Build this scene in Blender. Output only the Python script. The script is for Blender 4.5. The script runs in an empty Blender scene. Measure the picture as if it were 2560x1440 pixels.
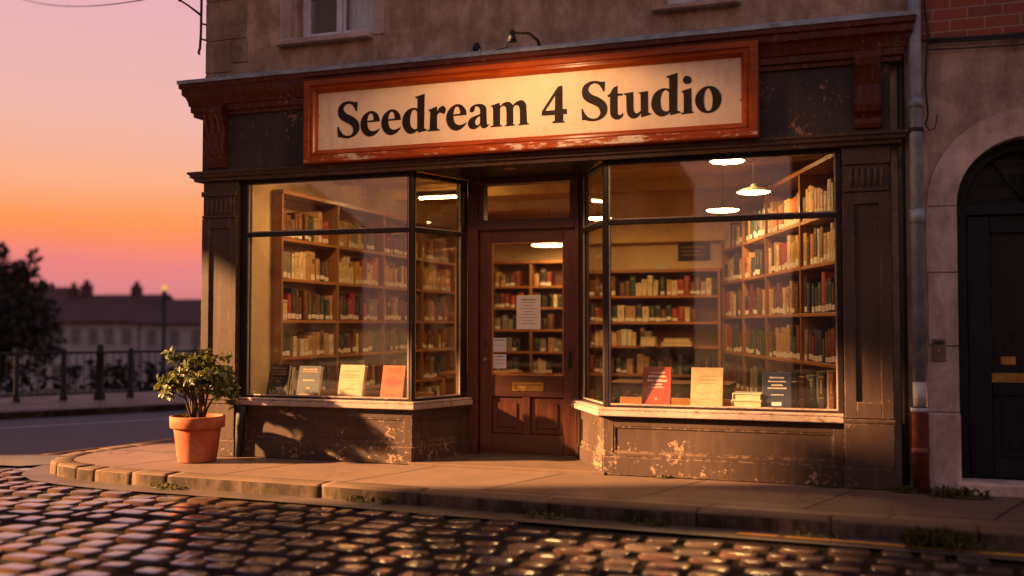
import bpy, bmesh, math, random
from mathutils import Vector, Matrix
from mathutils.geometry import tessellate_polygon
R = math.radians
rnd = random.Random(7)
sc = bpy.context.scene
COL = sc.collection
ORG = {}

# ------------------------------------------------------------------ materials
class NT:
    def __init__(s, name):
        s.m = bpy.data.materials.new(name); s.m.use_nodes = True
        s.t = s.m.node_tree; s.n = s.t.nodes; s.n.clear()
        s.out = s.n.new('ShaderNodeOutputMaterial')
        s.tc = None
    def add(s, typ, ins=None, **kw):
        nd = s.n.new(typ)
        for k, v in kw.items(): setattr(nd, k, v)
        for k, v in (ins or {}).items():
            sock = nd.inputs[k]
            if isinstance(v, bpy.types.NodeSocket): s.t.links.new(v, sock)
            else: sock.default_value = v
        return nd
    def co(s, scale=(1, 1, 1)):
        if s.tc is None: s.tc = s.add('ShaderNodeTexCoord')
        return s.add('ShaderNodeMapping', {'Vector': s.tc.outputs['Object'], 'Scale': scale}).outputs[0]
    def noise(s, scale, detail=5, rough=.55, vec=None, dist=0):
        return s.add('ShaderNodeTexNoise', {'Vector': vec or s.co(), 'Scale': scale, 'Detail': detail, 'Roughness': rough, 'Distortion': dist}).outputs['Fac']
    def ramp(s, fac, a, b, ca=(0, 0, 0, 1), cb=(1, 1, 1, 1)):
        r = s.add('ShaderNodeValToRGB', {'Fac': fac})
        r.color_ramp.elements[0].position = a; r.color_ramp.elements[1].position = b
        r.color_ramp.elements[0].color = ca; r.color_ramp.elements[1].color = cb
        return r.outputs[0]
    def math(s, op, a, b=0.0, clamp=False):
        return s.add('ShaderNodeMath', {0: a, 1: b}, operation=op, use_clamp=clamp).outputs[0]
    def mix(s, fac, a, b, blend='MIX'):
        nd = s.add('ShaderNodeMix', data_type='RGBA', blend_type=blend)
        for i, v in ((0, fac), (6, a), (7, b)):
            if isinstance(v, bpy.types.NodeSocket): s.t.links.new(v, nd.inputs[i])
            else: nd.inputs[i].default_value = v if i == 0 else (tuple(v) + (1,))[:4]
        return nd.outputs[2]
    def bump(s, h, strength=.3, dist=.01, normal=None):
        nd = s.add('ShaderNodeBump', {'Height': h, 'Strength': strength, 'Distance': dist})
        if normal: s.t.links.new(normal, nd.inputs['Normal'])
        return nd.outputs[0]
    def bsdf(s, **kw):
        ins = {k.replace('_', ' '): (v if not isinstance(v, tuple) or len(v) != 3 else v + (1,)) for k, v in kw.items()}
        b = s.add('ShaderNodeBsdfPrincipled', ins)
        s.t.links.new(b.outputs[0], s.out.inputs[0]); return s.m
    def geo(s, name):
        return s.add('ShaderNodeNewGeometry').outputs[name]
    def sep(s, v):
        return s.add('ShaderNodeSeparateXYZ', {0: v}).outputs

def dk(c, f): return tuple(x * f for x in c)
def plain(name, c, rough=.6, metal=0., var=.25, scale=6, bump=.15, spec=.5, coat=0.):
    t = NT(name)
    n = t.noise(scale, 6)
    col = t.mix(t.ramp(n, .3, .7), dk(c, 1 - var), dk(c, 1 + var))
    r = t.math('ADD', t.math('MULTIPLY', n, .25), rough - .12)
    return t.bsdf(Base_Color=col, Roughness=r, Metallic=metal, Specular_IOR_Level=spec, Coat_Weight=coat, Coat_Roughness=.2,
                  Normal=t.bump(t.noise(scale * 9, 4), bump, .004))
def painted(name, c, under, amt=.5, rough=.5, low=.0, edge=.9, stretch=(1, 1, 1)):
    """old paint: flakes off in patches, along edges and near the pavement, showing the undercoat"""
    t = NT(name)
    v = t.co(stretch)
    a = t.noise(2.3, 4, .6, v); b = t.noise(24, 6, .68, v); f = t.noise(70, 3, .6, v)
    k = t.math('ADD', t.math('MULTIPLY', a, .42), t.math('MULTIPLY', b, .58))
    z = t.sep(t.geo('Position'))[2]
    lo = t.math('MULTIPLY', t.math('SUBTRACT', 1., t.math('DIVIDE', z, .42), True), low)
    bev = t.add('ShaderNodeBevel', {'Radius': .012}, samples=3).outputs[0]
    d = t.add('ShaderNodeVectorMath', {0: bev, 1: t.geo('Normal')}, operation='DOT_PRODUCT').outputs['Value']
    e = t.math('MULTIPLY', t.math('GREATER_THAN', t.math('SUBTRACT', 1., d), .03), t.math('MULTIPLY', t.ramp(b, .38, .62), .16 * edge))
    k = t.math('ADD', t.math('ADD', k, lo), e)
    mask = t.ramp(k, .70 - .16 * amt, .72 - .16 * amt)
    fade = t.mix(t.ramp(t.noise(1.1, 5), .3, .7), dk(c, .7), dk(c, 1.35))
    fade = t.mix(t.math('MULTIPLY', t.ramp(t.noise(5, 6, .7, t.co((3, 3, .35))), .52, .7), .45), fade, dk(under, .35))
    un = t.mix(t.ramp(f, .35, .65), dk(under, .55), dk(under, 1.2))
    un = t.mix(t.math('MULTIPLY', t.ramp(k, .755 - .16 * amt, .775 - .16 * amt), .8), un, dk(under, .30))
    col = t.mix(mask, fade, un)
    h = t.math('ADD', t.math('MULTIPLY', mask, -1.), t.math('MULTIPLY', f, .35))
    ro = t.math('ADD', t.math('MULTIPLY', mask, .35), t.math('ADD', t.math('MULTIPLY', b, .3), rough - .15))
    return t.bsdf(Base_Color=col, Roughness=ro, Specular_IOR_Level=.22, Normal=t.bump(h, .6, .005))
def timber(name, c1, c2, axis='Z', rough=.4, coat=.2, flakes=None, fz=(0, 0), spec=.5):
    t = NT(name)
    s = {'X': (.8, 9, 9), 'Y': (9, .8, 9), 'Z': (9, 9, .8)}[axis]
    g = t.noise(3.2, 8, .65, t.co(s), 1.2); big = t.noise(1.3, 3)
    col = t.mix(t.ramp(g, .3, .72), c1, c2)
    col = t.mix(t.math('MULTIPLY', t.ramp(big, .35, .7), .4), col, dk(c1, .6))
    ro = t.math('ADD', t.math('MULTIPLY', g, .3), rough - .12)
    if flakes:
        z = t.sep(t.geo('Position'))[2]
        band = t.math('MULTIPLY', t.math('GREATER_THAN', z, fz[0]), t.math('LESS_THAN', z, fz[1]))
        w = t.math('MULTIPLY', t.ramp(t.math('ADD', t.math('MULTIPLY', t.noise(1.6, 3), .4), t.math('MULTIPLY', t.noise(22, 6, .75, t.co((.3, 1, 1.6))), .6)), .535, .56), band)
        col = t.mix(w, col, flakes); ro = t.math('ADD', ro, t.math('MULTIPLY', w, .3))
    return t.bsdf(Base_Color=col, Roughness=ro, Coat_Weight=coat, Coat_Roughness=.18, Specular_IOR_Level=spec, Normal=t.bump(g, .18, .004))
def stucco(name, c, stain, amt=.5, rough=.9):
    t = NT(name)
    a = t.noise(.9, 6, .65); b = t.noise(3.5, 7, .7); f = t.noise(45, 5, .7)
    st = t.noise(2.2, 6, .7, t.co((1.7, 1.7, .6)))
    col = t.mix(t.ramp(a, .3, .7), dk(c, .75), dk(c, 1.25))
    col = t.mix(t.math('MULTIPLY', t.ramp(b, .42, .68), amt), col, stain)
    col = t.mix(t.math('MULTIPLY', t.ramp(st, .43, .66), amt), col, dk(stain, .7))
    col = t.mix(t.math('MULTIPLY', t.ramp(f, .4, .7), .18), col, dk(c, 1.5))
    cr = t.add('ShaderNodeTexVoronoi', {'Vector': t.co(), 'Scale': 1.1}, feature='DISTANCE_TO_EDGE').outputs[0]
    h = t.math('ADD', t.math('MULTIPLY', f, .5), t.math('ADD', b, t.math('MULTIPLY', t.ramp(cr, 0, .012), .15)))
    return t.bsdf(Base_Color=col, Roughness=rough, Normal=t.bump(h, .45, .012))
def bricks(name, c1, c2, mortar, w, h, ms, plane='XZ', bump=.6, rough=.85):
    t = NT(name)
    s = t.sep(t.co())
    v = t.add('ShaderNodeCombineXYZ', {0: s[0], 1: s[2] if plane == 'XZ' else s[1]}).outputs[0]
    wob = t.add('ShaderNodeVectorMath', {0: t.add('ShaderNodeTexNoise', {'Vector': t.co(), 'Scale': 6., 'Detail': 3}).outputs['Color'], 1: (.012, .012, 0)}, operation='MULTIPLY').outputs[0]
    v = t.add('ShaderNodeVectorMath', {0: v, 1: wob}, operation='ADD').outputs[0]
    b = t.add('ShaderNodeTexBrick', {'Vector': v, 'Color1': c1 + (1,), 'Color2': c2 + (1,), 'Mortar': mortar + (1,), 'Scale': 1., 'Mortar Size': ms, 'Brick Width': w, 'Row Height': h, 'Mortar Smooth': .3})
    n = t.noise(2.2, 6, .65); f = t.noise(38, 5, .7)
    col = t.mix(.6, b.outputs['Color'], t.mix(t.ramp(n, .3, .7), (.35, .35, .35), (.75, .75, .75)), 'OVERLAY')
    col = t.mix(t.math('MULTIPLY', t.ramp(f, .45, .75), .25), col, dk(c1, .4))
    hh = t.math('ADD', t.math('MULTIPLY', b.outputs['Fac'], -1.), t.math('MULTIPLY', f, .35))
    return t.bsdf(Base_Color=col, Roughness=t.math('ADD', rough - .15, t.math('MULTIPLY', n, .3)), Normal=t.bump(hh, bump, .006))
def glassy(name, ior=2.0, tint=(.98, .98, .96), dirt=.022):
    t = NT(name)
    tr = t.add('ShaderNodeBsdfTransparent', {'Color': tint + (1,)})
    gl = t.add('ShaderNodeBsdfGlossy', {'Color': (1, 1, 1, 1), 'Roughness': .015})
    fr = t.add('ShaderNodeFresnel', {'IOR': ior})
    df = t.add('ShaderNodeBsdfDiffuse', {'Color': (.5, .45, .38, 1)})
    fac = t.math('MULTIPLY', fr.outputs[0], t.math('SUBTRACT', 1., t.geo('Backfacing')))
    m1 = t.add('ShaderNodeMixShader', {0: fac, 1: tr.outputs[0], 2: gl.outputs[0]})
    dm = t.math('MULTIPLY', t.ramp(t.noise(3.5, 8, .7), .45, .8), dirt)
    m2 = t.add('ShaderNodeMixShader', {0: dm, 1: m1.outputs[0], 2: df.outputs[0]})
    t.t.links.new(m2.outputs[0], t.out.inputs[0]); return t.m
def glow(name, c, s):
    t = NT(name)
    e = t.add('ShaderNodeEmission', {'Color': c + (1,), 'Strength': s})
    t.t.links.new(e.outputs[0], t.out.inputs[0]); return t.m
def leafy(name, c1, c2, rough=.45, trans=.3):
    t = NT(name)
    isl = t.geo('Random Per Island')
    col = t.mix(isl, c1, c2)
    col = t.mix(t.math('MULTIPLY', t.noise(60, 3), .4), col, dk(c1, .5))
    b = t.add('ShaderNodeBsdfPrincipled', {'Base Color': col, 'Roughness': rough})
    tl = t.add('ShaderNodeBsdfTranslucent', {'Color': col})
    m = t.add('ShaderNodeMixShader', {0: trans, 1: b.outputs[0], 2: tl.outputs[0]})
    t.t.links.new(m.outputs[0], t.out.inputs[0]); return t.m

MT = {}
def build_materials():
    M = MT
    M['slate_paint'] = painted('slate_paint', (.056, .036, .028), (.34, .215, .135), .46, .5, .085)
    M['fascia_paint'] = painted('fascia_paint', (.040, .030, .029), (.36, .19, .12), .84, .5, 0)
    M['slate_clean'] = painted('slate_clean', (.034, .028, .028), (.30, .17, .10), .3, .5, .05)
    M['brown_paint'] = painted('brown_paint', (.080, .016, .008), (.42, .28, .2), .35, .38, 0, .6)
    M['frame_dark'] = painted('frame_dark', (.017, .012, .011), (.26, .14, .07), .2, .42, .1, .5)
    M['sill_paint'] = painted('sill_paint', (.34, .265, .225), (.25, .13, .07), .55, .6, 0, 1., (1, 3, 3))
    M['sign_wood'] = timber('sign_wood', (.21, .027, .002), (.47, .088, .005), 'X', .30, .06, (.62, .5, .4), (2.672, 2.735), .22)
    M['door_wood'] = timber('door_wood', (.046, .010, .0035), (.125, .027, .008), 'Z', .38, .35)
    M['door_wood_x'] = timber('door_wood_x', (.042, .011, .004), (.11, .028, .009), 'X', .38, .35)
    M['shelf_wood'] = timber('shelf_wood', (.26, .095, .022), (.44, .185, .05), 'X', .45, .15)
    M['shelf_wood_z'] = timber('shelf_wood_z', (.22, .085, .022), (.40, .18, .055), 'Z', .45, .15)
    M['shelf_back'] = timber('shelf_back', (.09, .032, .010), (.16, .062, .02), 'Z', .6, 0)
    M['opposite_wall'] = stucco('opposite_wall', (.16, .11, .085), (.07, .05, .04), .7)
    M['stucco'] = stucco('stucco', (.52, .37, .255), (.17, .115, .075), .8)
    M['stucco_stone'] = stucco('stucco_stone', (.35, .25, .165), (.14, .09, .058), .9)
    M['stucco_pale'] = stucco('stucco_pale', (.52, .40, .36), (.26, .17, .14), .6)
    M['stucco_right'] = stucco('stucco_right', (.50, .37, .30), (.16, .105, .075), .8)
    M['stone_pale'] = stucco('stone_pale', (.60, .48, .42), (.27, .165, .115), .7)
    M['cream_wall'] = stucco('cream_wall', (.62, .46, .27), (.5, .35, .18), .3, .8)
    M['ceiling'] = stucco('ceiling', (.76, .52, .24), (.6, .38, .16), .4, .8)
    M['red_brick'] = bricks('red_brick', (.27, .068, .038), (.17, .048, .032), (.27, .20, .17), .235, .085, .006)
    M['lead'] = plain('lead', (.26, .32, .39), .42, .35, .4, 9, .3)
    M['pipe_grey'] = plain('pipe_grey', (.24, .29, .37), .5, .1, .3, 12, .15)
    M['pipe_pale'] = plain('pipe_pale', (.42, .42, .44), .6, 0, .25, 12, .15)
    M['pipe_red'] = plain('pipe_red', (.15, .038, .026), .6, .1, .45, 14, .3)
    M['iron'] = plain('iron', (.012, .010, .010), .65, 0, .3, 20, .2)
    M['white_frame'] = plain('white_frame', (.62, .62, .68), .5, 0, .2, 9, .12)
    M['bronze'] = plain('bronze', (.15, .115, .085), .5, .2, .3, 18, .15)
    M['brass'] = plain('brass', (.45, .26, .07), .38, .9, .35, 25, .2)
    M['blue_door'] = painted('blue_door', (.010, .013, .017), (.1, .09, .08), -.2, .38, 0, .3)
    M['dark_room'] = plain('dark_room', (.02, .017, .016), .9)
    M['curtain'] = plain('curtain', (.60, .66, .74), .9, 0, .1, 5)
    M['terracotta'] = None
    t = NT('terracotta')
    n = t.noise(5, 6, .65); f = t.noise(60, 4)
    col = t.mix(t.ramp(n, .3, .72), (.27, .060, .021), (.40, .102, .037))
    col = t.mix(t.math('MULTIPLY', t.ramp(t.noise(3.2, 7, .75), .50, .66), .45), col, (.46, .30, .22))
    M['terracotta'] = t.bsdf(Base_Color=col, Roughness=.8, Normal=t.bump(f, .15, .003))
    M['soil'] = plain('soil', (.025, .016, .010), .95, 0, .5, 40, .8)
    M['bark'] = plain('bark', (.075, .045, .025), .85, 0, .4, 30, .6)
    M['leaf'] = leafy('leaf', (.032, .052, .010), (.165, .150, .022), .42, .35)
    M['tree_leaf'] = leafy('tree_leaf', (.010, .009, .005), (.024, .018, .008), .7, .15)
    M['weed'] = leafy('weed', (.06, .06, .015), (.13, .11, .03))
    M['glass'] = glassy('glass')
    M['glass_plain'] = glassy('glass_plain', 1.5)
    M['paper'] = plain('paper', (.62, .58, .52), .8, 0, .06, 5, .05)
    M['paper_blue'] = plain('paper_blue', (.52, .54, .58), .8, 0, .06, 5, .05)
    M['ink'] = plain('ink', (.10, .08, .07), .8)
    M['gilt'] = plain('gilt', (.42, .25, .10), .5, .3)
    M['faded_ink'] = plain('faded_ink', (.36, .25, .12), .8)
    M['pages'] = plain('pages', (.58, .45, .28), .9, 0, .15, 30)
    M['sticker'] = plain('sticker', (.68, .62, .54), .7, 0, .05, 8)
    M['enamel'] = plain('enamel', (.10, .08, .055), .5, 0, .1)
    M['bulb'] = glow('bulb', (1., .54, .18), 15.)
    M['bulb_far'] = glow('bulb_far', (1., .56, .20), 7.)
    M['sign_bulb'] = glow('sign_bulb', (1., .6, .25), .10)
    M['street_bulb'] = glow('street_bulb', (1., .50, .12), .14)
    M['roof_tile'] = bricks('roof_tile', (.10, .035, .028), (.075, .03, .026), (.04, .02, .02), .3, .3, .02, 'XZ', .5)
    M['far_wall'] = stucco('far_wall', (.40, .375, .40), (.28, .26, .28), .5)
    M['far_window'] = plain('far_window', (.15, .135, .145), .5)
    M['asphalt'] = plain('asphalt', (.060, .050, .052), .72, 0, .25, 3, .5)
    M['white_line'] = plain('white_line', (.42, .38, .36), .7, 0, .35, 9, .3)
    M['yellow_line'] = painted('yellow_line', (.50, .24, .045), (.07, .06, .055), .75, .7, 0, 0)
    M['moss'] = plain('moss', (.045, .045, .012), .95, 0, .5, 40, .8)
    M['grass'] = plain('grass', (.07, .055, .02), .95, 0, .5, 8, .9)
    M['earth'] = plain('earth', (.025, .020, .014), .95, 0, .4, 2, .5)
    # pavement slabs
    t = NT('pavement')
    s = t.sep(t.co())
    wob = t.math('MULTIPLY', t.math('SUBTRACT', t.noise(1.7, 4), .5), .05)
    v = t.add('ShaderNodeCombineXYZ', {0: t.math('ADD', s[0], t.math('ADD', t.math('MULTIPLY', s[1], -.35), wob)), 1: t.math('ADD', s[1], wob)}).outputs[0]
    b = t.add('ShaderNodeTexBrick', {'Vector': v, 'Color1': (.138, .090, .064, 1), 'Color2': (.178, .118, .085, 1), 'Mortar': (.022, .016, .012, 1), 'Scale': 1., 'Mortar Size': .013, 'Brick Width': 1.15, 'Row Height': 1.04, 'Mortar Smooth': .2})
    n = t.noise(1.6, 7, .65); f = t.noise(55, 5, .7); p = t.noise(6, 5, .6, t.co((.6, 2, 1)))
    col = t.mix(t.math('MULTIPLY', t.ramp(n, .35, .7), .55), b.outputs['Color'], (.088, .058, .042))
    col = t.mix(t.math('MULTIPLY', t.ramp(p, .55, .75), .4), col, (.060, .040, .030))
    cr = t.ramp(t.add('ShaderNodeTexVoronoi', {'Vector': t.add('ShaderNodeVectorMath', {0: t.co(), 1: t.add('ShaderNodeTexNoise', {'Vector': t.co(), 'Scale': 3., 'Detail': 5}).outputs['Color']}, operation='ADD').outputs[0], 'Scale': .55}, feature='DISTANCE_TO_EDGE').outputs[0], .002, .006)
    col = t.mix(t.math('MULTIPLY', t.math('SUBTRACT', 1., cr), t.ramp(t.noise(.7, 3), .5, .6)), col, (.030, .022, .017))
    h = t.math('ADD', t.math('MULTIPLY', b.outputs['Fac'], -1.), t.math('ADD', t.math('MULTIPLY', f, .25), t.math('MULTIPLY', n, .9)))
    M['pavement'] = t.bsdf(Specular_IOR_Level=.3, Base_Color=col, Roughness=t.math('ADD', .42, t.math('MULTIPLY', n, .35)), Normal=t.bump(h, .35, .012))
    # kerb granite
    t = NT('kerb_stone')
    n = t.noise(2.5, 6, .65); f = t.noise(70, 4, .7); st = t.noise(5, 6, .7, t.co((2, 2, .7)))
    col = t.mix(t.ramp(n, .3, .7), (.090, .058, .039), (.145, .096, .066))
    col = t.mix(t.math('MULTIPLY', t.geo('Random Per Island'), .3), col, (.125, .088, .065))
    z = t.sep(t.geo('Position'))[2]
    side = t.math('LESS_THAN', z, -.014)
    col = t.mix(t.math('MULTIPLY', t.math('MULTIPLY', t.ramp(t.math('ADD', t.math('MULTIPLY', st, .5), t.math('MULTIPLY', t.noise(.9, 4), .5)), .40, .54), .9), side), col, (.022, .015, .010))  # patchy dirt on the kerb faces, with shade painted in as dark colour
    moss = t.math('MULTIPLY', t.math('MULTIPLY', t.ramp(t.noise(3.5, 5, .65), .55, .68), t.math('LESS_THAN', z, -.05)), .7)
    col = t.mix(moss, col, (.045, .042, .010))
    M['kerb_stone'] = t.bsdf(Base_Color=col, Roughness=.85, Specular_IOR_Level=.12, Normal=t.bump(t.math('ADD', n, t.math('MULTIPLY', f, .4)), .5, .01))
    t = NT('gutter')
    n = t.noise(2., 7, .65); f = t.noise(60, 5, .7)
    col = t.mix(t.ramp(n, .3, .7), (.05, .036, .029), (.105, .076, .062))
    M['gutter'] = t.bsdf(Base_Color=col, Roughness=t.math('ADD', .35, t.math('MULTIPLY', n, .3)), Normal=t.bump(t.math('ADD', n, t.math('MULTIPLY', f, .3)), .4, .01))
    # cobbles: worn, slightly damp tops
    t = NT('cobble')
    isl = t.geo('Random Per Island')
    n = t.noise(9, 6, .65); f = t.noise(90, 4, .7); big = t.noise(.8, 4)
    c = t.add('ShaderNodeValToRGB', {'Fac': isl}); cr = c.color_ramp
    cr.elements[0].color = (.050, .035, .029, 1); cr.elements[1].color = (.082, .055, .042, 1)
    for pos, cc in ((.3, (.090, .043, .032)), (.5, (.050, .043, .043)), (.72, (.082, .059, .047)), (.87, (.068, .034, .025))):
        e = cr.elements.new(pos); e.color = cc + (1,)
    col = t.mix(t.math('MULTIPLY', t.ramp(n, .35, .7), .5), c.outputs[0], (.036, .026, .022))
    z = t.sep(t.geo('Position'))[2]
    deep = t.ramp(z, 0, 1)
    r = t.math('ADD', t.math('ADD', .14, t.math('MULTIPLY', n, .22)), t.math('MULTIPLY', t.ramp(big, .4, .7), .10))
    nz = t.sep(t.geo('Normal'))[2]; top = t.ramp(nz, .90, .985)
    M['cobble'] = t.bsdf(Base_Color=col, Roughness=t.math('ADD', r, t.math('MULTIPLY', t.math('SUBTRACT', 1., top), .5)), Specular_IOR_Level=t.math('MULTIPLY', top, .4), Coat_Weight=top, Coat_Roughness=.08, Coat_IOR=2.15,
                         Normal=t.bump(t.math('ADD', n, t.math('MULTIPLY', f, .4)), .02, .006))
    M['joint'] = plain('joint', (.012, .009, .006), .95, 0, .6, 14, .8, .1)
    # sign board: stained cream enamel
    t = NT('sign_board')
    n = t.noise(2.2, 7, .7); sp = t.noise(26, 6, .75); st = t.noise(4.5, 6, .7, t.co((2.6, 2.6, .5)))
    z = t.sep(t.geo('Position'))[2]; x = t.sep(t.geo('Position'))[0]
    ed = t.math('MAXIMUM', t.math('MULTIPLY', t.math('ABSOLUTE', t.math('SUBTRACT', z, 3.04)), 3.2), t.math('MULTIPLY', t.math('ABSOLUTE', t.math('ADD', x, 2.70)), .50))
    edm = t.ramp(ed, .55, .95)
    col = t.mix(t.ramp(n, .3, .7), (.68, .51, .37), (.80, .63, .47))
    col = t.mix(t.math('MULTIPLY', t.math('MULTIPLY', t.ramp(st, .5, .72), .5), edm), col, (.42, .20, .05))
    col = t.mix(t.math('MULTIPLY', t.ramp(t.math('ADD', sp, t.math('MULTIPLY', edm, .10)), .70, .75), .8), col, (.14, .07, .03))
    M['sign_board'] = t.bsdf(Base_Color=col, Roughness=.75, Specular_IOR_Level=.12, Normal=t.bump(sp, .06, .003))
    M['letter'] = plain('letter', (.013, .006, .005), .7, 0, .2, 14, .05, .25)
    pal = {'cream': (.62, .47, .26), 'tan': (.42, .24, .10), 'brown': (.13, .05, .02), 'dark green': (.022, .040, .028), 'navy': (.022, .028, .06),
           'teal': (.025, .05, .065), 'black': (.018, .015, .014), 'red': (.30, .035, .02), 'maroon': (.13, .02, .015), 'orange': (.46, .13, .035),
           'buff': (.44, .32, .18), 'brick': (.30, .075, .024), 'ink blue': (.013, .022, .034), 'grey': (.22, .19, .16), 'white': (.62, .55, .44), 'ochre': (.5, .29, .07)}
    for k, v in pal.items(): M['cov_' + k] = plain('cover_' + k.replace(' ', '_'), v, .55, 0, .22, 12, .12)
    return pal
PAL = build_materials()

# ------------------------------------------------------------------ mesh builder
class MB:
    def __init__(s): s.v = []; s.f = []; s.m = []; s.mats = []; s.smooth = set()
    def mi(s, m):
        if m not in s.mats: s.mats.append(m)
        return s.mats.index(m)
    def poly(s, pts, m, smooth=False):
        b = len(s.v); s.v += [tuple(p) for p in pts]
        if smooth: s.smooth.add(len(s.f))
        s.f.append(tuple(range(b, b + len(pts)))); s.m.append(s.mi(m)); return s
    def grid(s, rows, m, smooth=True, closed=False):
        b = len(s.v); nc = len(rows[0])
        for r in rows: s.v += [tuple(p) for p in r]
        k = s.mi(m)
        for i in range(len(rows) - 1):
            for j in range(nc if closed else nc - 1):
                j2 = (j + 1) % nc
                if smooth: s.smooth.add(len(s.f))
                s.f.append((b + i * nc + j, b + i * nc + j2, b + (i + 1) * nc + j2, b + (i + 1) * nc + j)); s.m.append(k)
        return s
    def hexa(s, p, m):
        b = len(s.v); s.v += [tuple(q) for q in p]; k = s.mi(m)
        for f in ((0, 3, 2, 1), (4, 5, 6, 7), (0, 1, 5, 4), (1, 2, 6, 5), (2, 3, 7, 6), (3, 0, 4, 7)):
            s.f.append(tuple(b + i for i in f)); s.m.append(k)
        return s
    def box(s, x0, x1, y0, y1, z0, z1, m):
        return s.hexa([(x0, y0, z0), (x1, y0, z0), (x1, y1, z0), (x0, y1, z0), (x0, y0, z1), (x1, y0, z1), (x1, y1, z1), (x0, y1, z1)], m)
    def fbox(s, fr, a0, a1, d0, d1, z0, z1, m):
        """box in a frame: a along, d outward (towards the viewer), z up"""
        o, u, n = fr
        def P(a, d, z): return (o[0] + u[0] * a + n[0] * d, o[1] + u[1] * a + n[1] * d, z)
        return s.hexa([P(a0, d1, z0), P(a1, d1, z0), P(a1, d0, z0), P(a0, d0, z0), P(a0, d1, z1), P(a1, d1, z1), P(a1, d0, z1), P(a0, d0, z1)], m)
    def prism(s, pts, z0, z1, m):
        n = len(pts); b = len(s.v); k = s.mi(m)
        s.v += [(p[0], p[1], z0) for p in pts] + [(p[0], p[1], z1) for p in pts]
        s.f.append(tuple(b + i for i in reversed(range(n)))); s.m.append(k)
        s.f.append(tuple(b + n + i for i in range(n))); s.m.append(k)
        for i in range(n):
            j = (i + 1) % n; s.f.append((b + i, b + j, b + n + j, b + n + i)); s.m.append(k)
        return s
    def tube(s, pts, r, m, seg=8, caps=True, smooth=True):
        pts = [Vector(p) for p in pts]; n = len(pts)
        rs = r if isinstance(r, (list, tuple)) else [r] * n
        rows = []; up = None
        for i, p in enumerate(pts):
            d = (pts[min(i + 1, n - 1)] - pts[max(i - 1, 0)]).normalized()
            if up is None: up = d.orthogonal().normalized()
            up = (up - d * up.dot(d)); up = up.normalized() if up.length > 1e-6 else d.orthogonal().normalized()
            w = d.cross(up)
            rows.append([p + (up * math.cos(t) + w * math.sin(t)) * rs[i] for t in [2 * math.pi * k / seg for k in range(seg)]])
        s.grid(rows, m, smooth, True)
        if caps: s.poly(list(reversed(rows[0])), m); s.poly(rows[-1], m)
        return s
    def lathe(s, prof, c, m, seg=32, smooth=True):
        rows = [[(c[0] + r * math.cos(t), c[1] + r * math.sin(t), c[2] + z) for t in [2 * math.pi * k / seg for k in range(seg)]] for r, z in prof]
        return s.grid(rows, m, smooth, True)
    def sweep(s, path, prof, m, caps=True):
        """profile (outward offset, z) along a mitred path in plan"""
        n = len(path); nor = []
        for i in range(n - 1):
            dx, dy = path[i + 1][0] - path[i][0], path[i + 1][1] - path[i][1]; l = math.hypot(dx, dy)
            nor.append(Vector((dy / l, -dx / l)))
        rows = []
        for i in range(n):
            a, b = nor[max(i - 1, 0)], nor[min(i, n - 2)]
            mt = (a + b) / (1 + a.dot(b))
            rows.append([(path[i][0] + mt.x * o, path[i][1] + mt.y * o, z) for o, z in prof])
        s.grid(rows, m, False)
        if caps: s.poly(rows[0], m); s.poly(list(reversed(rows[-1])), m)
        return s
    def build(s, name, parent=None, bevel=0., org=None, autosmooth=False):
        me = bpy.data.meshes.new(name)
        if org is None: org = ORG.get(parent.name, (0, 0, 0)) if parent else (0, 0, 0)
        me.from_pydata([(x - org[0], y - org[1], z - org[2]) for x, y, z in s.v], [], s.f)
        for m in s.mats: me.materials.append(MT[m] if isinstance(m, str) else m)
        me.polygons.foreach_set('material_index', s.m)
        if s.smooth: me.polygons.foreach_set('use_smooth', [i in s.smooth for i in range(len(s.f))])
        bm = bmesh.new(); bm.from_mesh(me)
        if s.smooth: bmesh.ops.remove_doubles(bm, verts=bm.verts, dist=1e-5)
        bmesh.ops.recalc_face_normals(bm, faces=bm.faces)
        if bevel:
            bmesh.ops.bevel(bm, geom=[e for e in bm.edges if len(e.link_faces) == 2 and e.calc_face_angle(0) > .5], offset=bevel, segments=1, affect='EDGES', clamp_overlap=True)
        bm.to_mesh(me); bm.free(); me.update()
        o = bpy.data.objects.new(name, me); COL.objects.link(o)
        if parent: o.parent = parent
        else: o.location = org
        ORG[o.name] = org
        return o
def tag(o, label=None, cat=None, group=None, kind=None):
    for k, v in (('label', label), ('category', cat), ('group', group), ('kind', kind)):
        if v: o[k] = v
    return o
def thing(name, loc, label, cat, group=None):
    o = bpy.data.objects.new(name, None); COL.objects.link(o); o.location = loc; o.empty_display_size = .2
    ORG[o.name] = tuple(loc); return tag(o, label, cat, group)
FRONT = lambda x0: ((x0, 0.), (1., 0.), (0., -1.))
def seg_frame(a, b):
    dx, dy = b[0] - a[0], b[1] - a[1]; l = math.hypot(dx, dy)
    return ((a[0], a[1]), (dx / l, dy / l), (dy / l, -dx / l)), l
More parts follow.
